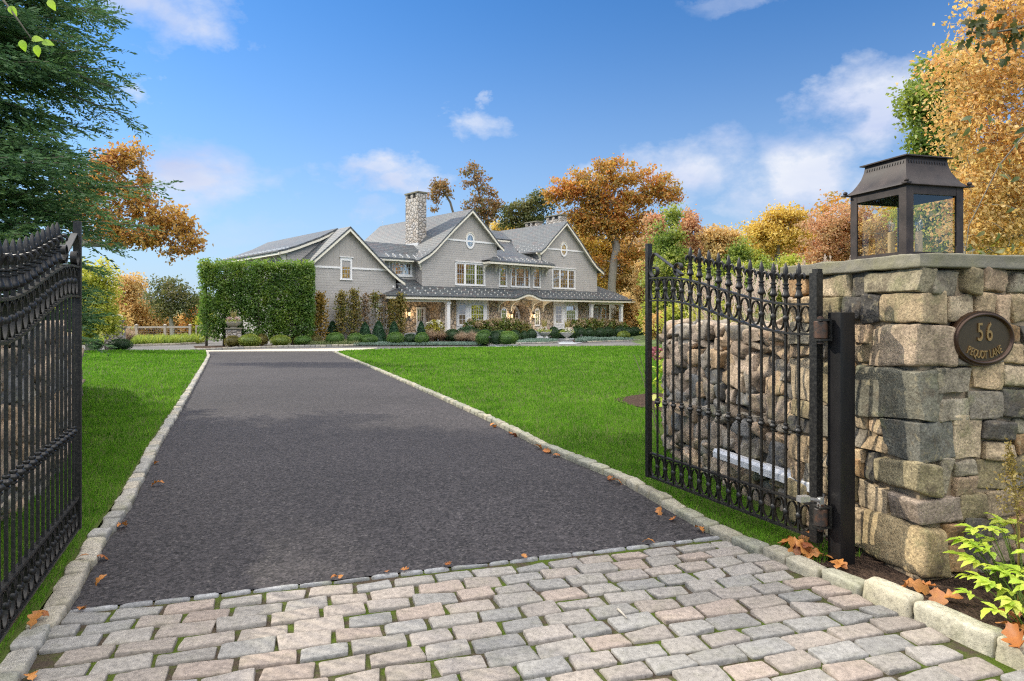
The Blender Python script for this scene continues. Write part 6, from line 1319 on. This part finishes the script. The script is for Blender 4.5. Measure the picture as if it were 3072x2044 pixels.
for x,y,lab,sd in ((1633,1018,'pale footed urn of white and pink flowers left of the front walk',603),(1700.5,1019.5,'pale footed urn of white and pink flowers right of the front walk',604)):
    d=48.5; X=(x/3-CX)/F*d; planter((X,d,EYE-(y/3-HY)/F*d),urn_prof,M['urnw'],lab,sd,1.35,'urns at the front walk')
# ---------------------------------------------------------------- rail fence and garden gate
M['fence']=m_bark('weathered_cedar',(.46,.40,.33)); M['wire']=m_plain('fence_wire',(.28,.27,.25),.5,.3,.1,5)
fx=[(-30,46.4),(-27.9,46.9)]+[((x-CX)/F*d,d) for x,d in ((104,48.2),(136.4,49),(165,49.6),(190,50.2))]
ft=empty('rail_fence',(fx[2][0],fx[2][1],-.42),0,'weathered cedar rail fence with wire mesh along the far side of the court','fence'); o2=np.array((fx[2][0],fx[2][1]))
fx=[np.array(p)-o2 for p in fx]; FH=1.15
for i,p in enumerate(fx):
    b=MB(); b.box(p[0]-.07,p[0]+.07,p[1]-.07,p[1]+.07,-.1,FH); b.box(p[0]-.10,p[0]+.10,p[1]-.10,p[1]+.10,FH+.002,FH+.05); b.add([(p[0]-.1,p[1]-.1,FH+.052),(p[0]+.1,p[1]-.1,FH+.052),(p[0]+.1,p[1]+.1,FH+.052),(p[0]-.1,p[1]+.1,FH+.052),(p[0],p[1],FH+.11)],[(0,1,4),(1,2,4),(2,3,4),(3,0,4)]); b.build('post',M['fence'],ft)
    if i:
        a=fx[i-1]; t_=unit((p-a)[None])[0]; A=a+t_*.075; Bq=p-t_*.075; b=MB(); b.bar((*A,FH-.13),(*Bq,FH-.13),.05,.14); b.bar((*A,.08),(*Bq,.08),.05,.12); b.build('rail',M['fence'],ft); b=MB(); L_=np.linalg.norm(Bq-A)
        for s in np.arange(.1,L_,.16): q=A+t_*s; b.tube([(*q,.14),(*q,FH-.2)],.004,3,cap=False)
        for z in np.arange(.2,FH-.2,.16): b.tube([(*A,z),(*Bq,z)],.004,3,cap=False)
        b.build('wire_mesh',M['wire'],ft)
a=np.array(((195.5-CX)/F*50.3,50.3)); c=np.array(((213-CX)/F*50.6,50.6)); t_=unit((c-a)[None])[0]; L_=np.linalg.norm(c-a)
fg=empty('garden_gate',(*a,-.42),math.atan2(t_[1],t_[0]),'cedar gate with a V brace at the right end of the rail fence','gate'); b=MB()
for s in (.04,L_-.04): b.box(s-.04,s+.04,-.03,.03,.06,FH)
b.box(.082,L_-.082,-.03,.03,FH-.14,FH-.02); b.box(.082,L_-.082,-.03,.03,.08,.24); b.build('frame',M['fence'],fg)
b=MB(); b.bar((L_*.42,0,FH-.15),(.12,0,.25),.05,.06); b.bar((L_*.42+.05,0,FH-.15),(L_-.12,0,.25),.05,.06); b.build('brace',M['fence'],fg)
gp2=empty('fence_post',(*(c+t_*.16),-.42),math.atan2(t_[1],t_[0]),'cedar post right of the garden gate beside the hedge','post'); b=MB(); b.box(-.08,.08,-.08,.08,-.1,FH+.03); b.box(-.1,.1,-.1,.1,FH+.032,FH+.07); b.build('post',M['fence'],gp2); b=MB(); b.box(.082,2.2,-.03,.03,.06,.2); b.build('rail',M['fence'],gp2)
# ---------------------------------------------------------------- hydrangeas by the porch
def hydrangea(px,d,h,w_,lab,seed,mat='hyd',nh=8,grp='hydrangeas along the porch',zb=-.42,hm='h'):
    x=(px/3-CX)/F*d; g_=np.random.default_rng(seed); r=empty('hydrangea',(x,d,zb),0,lab,'shrub',grp); b=MB()
    for i in range(9):
        a=g_.uniform(0,2*PI); b.tube([(0,0,0),(.3*w_*math.cos(a),.3*w_*math.sin(a),h*.5),(.6*w_*math.cos(a),.6*w_*math.sin(a),h*.88)],[.018,.012,.006],4,cap=False)
    b.build('stem',BKd,r); n=900; u=unit(g_.normal(0,1,(n,3))); P=np.stack([u[:,0]*w_,u[:,1]*w_*.8,h*.55+u[:,2]*h*.45],1)*(g_.random((n,1))**.28*np.array((1,1,0))+np.array((0,0,1))); poly_mesh('foliage',leaf_quads(P,.19,.65,g_,(0,-.3,-.3)),4,L[mat],r,g_.random(n))
    for i in range(nh):
        a=g_.uniform(PI*.9,2.1*PI); q=w_*g_.uniform(.3,.95); flower_ball((q*math.cos(a),q*math.sin(a)*.8,h*(1.02-.38*(q/w_)**2)),g_.uniform(.10,.15),fm[hm],r,120,seed*30+i,size=.07)
for i,(x,s) in enumerate(((1418,1),(1450,.95),(1484,1),(1515,1.08),(1545,1.0),(1570,.85),(1722,.9),(1750,1.0),(1780,1.05),(1810,1.0),(1840,.95),(1862,.8))):
    d=wallpt(x/3,-2.0)[1]; hydrangea(x,d,1.55*s if x<1700 else 1.5*s,.85*s,'green and bronze hydrangea with tan seed heads along the front porch',700+i)
hydrangea(1304,wallpt(1304/3,-2.2)[1],1.5,.75,'yellowing hydrangea with white heads before the left porch recess',720,'hydy',6,None,hm='w')
hydrangea(2010,0,1,1,'x',0) if False else None
def near_hyd():
    g_=np.random.default_rng(731); r=empty('hydrangea',(2.02,8.75,0),0,'small hydrangea with a dusky pink head at the end of the rubble wall','shrub'); b=MB()
    for i in range(5): a=g_.uniform(0,2*PI); b.tube([(.1*math.cos(a),.1*math.sin(a),0),(.2*math.cos(a)-.1,.2*math.sin(a),.7),(.3*math.cos(a)-.15,.3*math.sin(a),1.05)],[.008,.006,.004],5)
    b.build('stem',BKd,r); n=60; P=np.stack([np.clip(g_.normal(.02,.1,n),-.12,.3),g_.normal(0,.15,n),g_.uniform(.3,1.1,n)],1); poly_mesh('foliage',leaf_quads(P,.15,.6,g_,(0,-.2,-.4)),4,L['perennial'],r,g_.random(n)); pm=m_leaf('pink_petal',[(.28,.07,.10),(.36,.12,.14),(.3,.16,.13)],.3,3.); flower_ball((-.12,-.1,1.08),.075,pm,r,160,5,size=.04)
near_hyd()
# ---------------------------------------------------------------- path lights
for x,yt,yb,d,lab in ((1469,1009,1038,41,'black path light standing by the tall boxwood at the front path'),(1650,1008,1021,47.5,'black path light between the two footed urns'),(1744,1004,1020,48.5,'black path light in the fescue right of the urns')):
    X=(x/3-CX)/F*d; zb=EYE-(yb/3-HY)/F*d; h=(yb-yt)/3/F*d; r=empty('path_light',(X,d,zb),0,lab,'path light','path lights'); b=MB(); b.lathe([(.014,-.1),(.014,h-.06)],(0,0,0),8); b.build('stake',M['blackmetal'],r); b=MB(); b.lathe([(.12,h-.08),(.12,h-.07),(.04,h-.03),(.03,h),(.01,h+.01)],(0,0,0),14); b.build('shade',M['blackmetal'],r)
# ---------------------------------------------------------------- foreground perennials by the pillar
def leaf_shape(Lr,Wr,curl,n=9,tooth=.12):
    V=[];Fc=[]; t=np.linspace(0,1,n)
    for i,q in enumerate(t):
        w_=Wr*math.sin(PI*q**.85)**.9*(1+(tooth if i%2 else -tooth)); z=curl*Lr*(.5*q-q*q)
        V+= [(Lr*q,-w_/2,z+.12*w_),(Lr*q,0,z),(Lr*q,w_/2,z+.12*w_)]
    for i in range(n-1):
        a=i*3; Fc+= [(a,a+3,a+4,a+1),(a+1,a+4,a+5,a+2)]
    return np.array(V),Fc
def frameM(d,up):
    d=unit(np.array(d,float)[None])[0]; s=np.cross(up,d); s=s/(np.linalg.norm(s)+1e-9); return np.stack([d,s,np.cross(d,s)])
def perennial(x,y,lab,seed,n,R0,H):
    g_=np.random.default_rng(seed); r=empty('perennial',(x,y,.05),0,lab,'plant','yellow-green perennials by the kerb'); bs=MB(); bl=MB(); tint=[]
    for i in range(n):
        a=g_.uniform(0,2*PI); q=R0*math.sqrt(g_.random()); h=H*(1-.45*(q/R0)**2)*g_.uniform(.7,1.1); top=np.array((q*math.cos(a),q*math.sin(a),h)); base=np.array((q*.35*math.cos(a),q*.35*math.sin(a),0)); bs.tube([base,(base+top)/2+np.array((0,0,.03)),top],[.0035,.003,.002],5,cap=False)
        out=np.array((math.cos(a),math.sin(a),.25))
        for k in range(5):
            an=(k-2)*.62+g_.normal(0,.12); d=np.array((math.cos(a+an),math.sin(a+an),g_.uniform(-.15,.35))); Lr=g_.uniform(.055,.085)*(1.15 if k==2 else .9); V,Fc=leaf_shape(Lr,Lr*.52,g_.uniform(.2,.7)); Mx=frameM(d,(g_.normal(0,.2),g_.normal(0,.2),1)); c_=g_.random(); bl.add(top-out*.02*abs(k-2)*.5+V@Mx,Fc,(c_,c_,c_,1)); tint+= [c_]*len(V)
    bs.build('stem',L['green'],r); o=bl.build('foliage',L['perennial'],r,smooth=True); at_=o.data.attributes.new('tint','FLOAT','POINT'); at_.data.foreach_set('value',np.array(tint,np.float32))
perennial(2.60,3.2,'yellow-green leafy perennial spilling over the kerb at the right edge, nearest the camera',801,46,.34,.30); perennial(2.78,3.52,'yellow-green leafy perennial behind, against the pillar foot at the right edge',802,44,.34,.46)
def astilbe(x,y,seed):
    g_=np.random.default_rng(seed); r=empty('dry_flower_stalk',(x,y,.05),0,'dry golden flower stalks in front of the pillar at the right edge','plant'); b=MB(); P=[]
    for i in range(5):
        a=g_.uniform(0,2*PI); top=np.array((.12*math.cos(a)+.02,.1*math.sin(a),g_.uniform(.78,1.02))); b.tube([(.02*math.cos(a),.02*math.sin(a),0),top*.5+np.array((.02,0,.0)),top],[.004,.003,.0015],5,cap=False)
        for k in range(240): f=g_.random()**.8; w_=.085*(1-f)+.008; P.append(top*(1-.42*(1-f))+np.array((g_.normal(0,w_*.5),g_.normal(0,w_*.5),g_.normal(0,.01))))
    b.build('stalk',L['astil'],r); P=np.array(P); poly_mesh('flower_plume',leaf_quads(P,.018,.6,g_),4,L['astil'],r,g_.random(len(P)))
astilbe(2.66,3.45,811)
# ---------------------------------------------------------------- overhanging sprigs
def sprig(name,label,stem,leaves,mat,r0,cat='branch'):
    """leafy twig ends of trees outside the view"""
    s=np.array(stem,float); root=empty(name,tuple(s[0]),0,label,cat); b=MB(); b.tube(s-s[0],np.linspace(r0,r0*.25,len(s)),6); b.build('twig',BKd,root,smooth=True); bl=MB(); ti=[]
    for i,(p,d,Lr,wr,sh) in enumerate(leaves):
        V,Fc=(leaf_shape(Lr,Lr*wr,.5,11,.04) if sh==0 else oak_shape(Lr,i)); Mx=frameM(d,(.2,-1,.3)); c_=(i*.37)%1; bl.add(np.array(p)-s[0]+V@Mx,Fc,(c_,c_,c_,1)); ti+= [c_]*len(V)
    o=bl.build('leaves',mat,root,smooth=True); a=o.data.attributes.new('tint','FLOAT','POINT'); a.data.foreach_set('value',np.array(ti,np.float32)); return root
def oak_shape(Lr,seed):
    g_=np.random.default_rng(seed); n=15; V=[];Fc=[]; c1=g_.uniform(-1.2,1.2); c2=g_.uniform(-.9,.9); tw=g_.uniform(-.8,.8)
    for i in range(n):
        q=i/(n-1); lob=(.42+.58*abs(math.sin(q*PI*3.2+.3)))*math.sin(PI*min(1,q*.92+.06))**.7; w_=Lr*.62*lob*(1 if .12<q else .12); z=c1*Lr*(q-.5)**2
        for k,sg in enumerate((-1,-.5,0,.5,1)): y=sg*w_/2; V.append((Lr*q+abs(sg)*.06*Lr,y,z+c2*(y*y)/Lr*2.5+tw*y*(q-.5)))
    for i in range(n-1):
        for k in range(4): a=i*5+k; Fc.append((a,a+5,a+6,a+1))
    return np.array(V),Fc
p=lambda x,y,d:np.array(atD(x,y,d))
g_=np.random.default_rng(71)
lv=[(p(x,y,4.1),(dx,0,dz),.07,.66,0) for x,y,dx,dz in ((50,92,.25,-1),(86,104,.0,-1),(72,92,1,.1),(96,98,1,-.1),(22,14,.6,-.9),(112,0,.5,-.8),(60,60,.3,-1.),(30,40,-.4,-1))]
sprig('overhanging_branch','lime-green leaves dangling from a twig at the top left corner',[p(-160,-190,4.3),p(-40,-60,4.15),p(30,30,4.1),p(74,92,4.1)],lv[:4]+lv[4:5]+lv[5:6],L['lime'],.012)
ol=[]
for i in range(46):
    f=g_.random(); q=p(2357-130*f**1.2+g_.normal(0,8),66+10*math.sin(f*5)+g_.normal(0,16),5.0)+g_.normal(0,.05,3); ol.append((q,(g_.normal(-.4,.6),g_.normal(0,.5),g_.normal(-.7,.3)),g_.uniform(.07,.12),.5,1))
sprig('overhanging_branch','dark oak twig hanging into the top right corner before the beech',[p(2560,-60,5.2),p(2420,40,5.05),p(2340,66,5),p(2270,78,5),p(2228,72,5)],ol,L['darkoak'],.014)
ol=[]
for i in range(34):
    q=p(g_.uniform(2180,2357),g_.uniform(250,660),7.5)+g_.normal(0,.15,3); ol.append((q,(g_.normal(-.3,.6),g_.normal(0,.5),g_.normal(-.7,.3)),g_.uniform(.08,.13),.45,0))
sprig('overhanging_branch','loose olive-green leaves on a drooping twig in front of the beech at the right edge',[p(2520,150,7.9),p(2400,260,7.6),p(2300,380,7.5),p(2230,520,7.5),p(2215,640,7.5)],ol,L['olive'],.012)
# ---------------------------------------------------------------- fallen oak leaves
LM=[]
for i in range(5):
    V,Fc=oak_shape(.14,900+i); V=V-V.mean(0); V[:,2]-=V[:,2].min(); b=MB(); b.add(V,Fc); o=b.build('fallen_leaf',L['deadleaf'],None,smooth=True); a=o.data.attributes.new('tint','FLOAT','POINT'); a.data.foreach_set('value',np.full(len(V),(i*.23)%1,np.float32)); LM.append(o.data); bpy.data.objects.remove(o)
g_=np.random.default_rng(77)
def leaf(x,y,z,lab,grp,s=1.,tilt=.35):
    o=bpy.data.objects.new('fallen_leaf',LM[g_.integers(5)]); COL.objects.link(o); o.location=(x,y,z+.012); o.rotation_euler=(g_.normal(0,tilt),g_.normal(0,tilt),g_.uniform(0,2*PI)); s*=g_.uniform(.75,1.25); o.scale=(s,s,s); tag(o,lab,'leaf',grp)
for i in range(17): y=g_.uniform(3.0,4.5); leaf(kr(y)+.16+abs(g_.normal(.12,.16)),y,.06,'curled orange oak leaf on the mulch between the kerb and the pillar','leaves on the mulch bed',.95,.5)
for i in range(7): leaf(1.86+g_.normal(0,.07),4.22+g_.normal(0,.09),.06+g_.uniform(0,.03),'brown oak leaf heaped at the foot of the gate post','leaves at the gate post foot',1.1,.6)
for i in range(12): y=g_.uniform(4.5,10); leaf(kr(y)-.03-abs(g_.normal(0,.05)),y,float(terr(y))+.015,'brown leaf lying in the gutter of the right kerb','leaves along the right kerb',.75)
for i in range(7): y=g_.uniform(2.4,8); leaf(kl(y)+.02+abs(g_.normal(0,.06)),y,float(terr(y))+.015,'reddish leaf lying in the gutter of the left kerb','leaves along the left kerb',.7)
for i in range(7): s=g_.uniform(.1,3.8); c=PA+pd*s+pn*.03; leaf(c[0],c[1],.025,'small brown leaf caught on the edging between asphalt and setts','leaves on the apron edging',.5,.2)
for i in range(3): y=g_.uniform(2.8,4.2); leaf(kl(y)-.07,y,.07,'pinkish maple leaf resting on top of the left kerb','leaves on the left kerb top',.7,.2)
leaf(2.27,2.97,.125,'tan oak leaf draped over the kerb at the lower right corner',None,1.1,.5)
o=bpy.data.objects.new('twig',None); bpy.data.objects.remove(o)
b=MB(); q=gD(1425,1425); b.tube([(q.x,q.y+.05,.03),(q.x+.012,q.y,.035),(q.x+.03,q.y-.06,.032)],[.007,.006,.004],6); tag(b.build('twig',BKp,None,smooth=True),'short pale stick lying in a joint of the setts','stick')
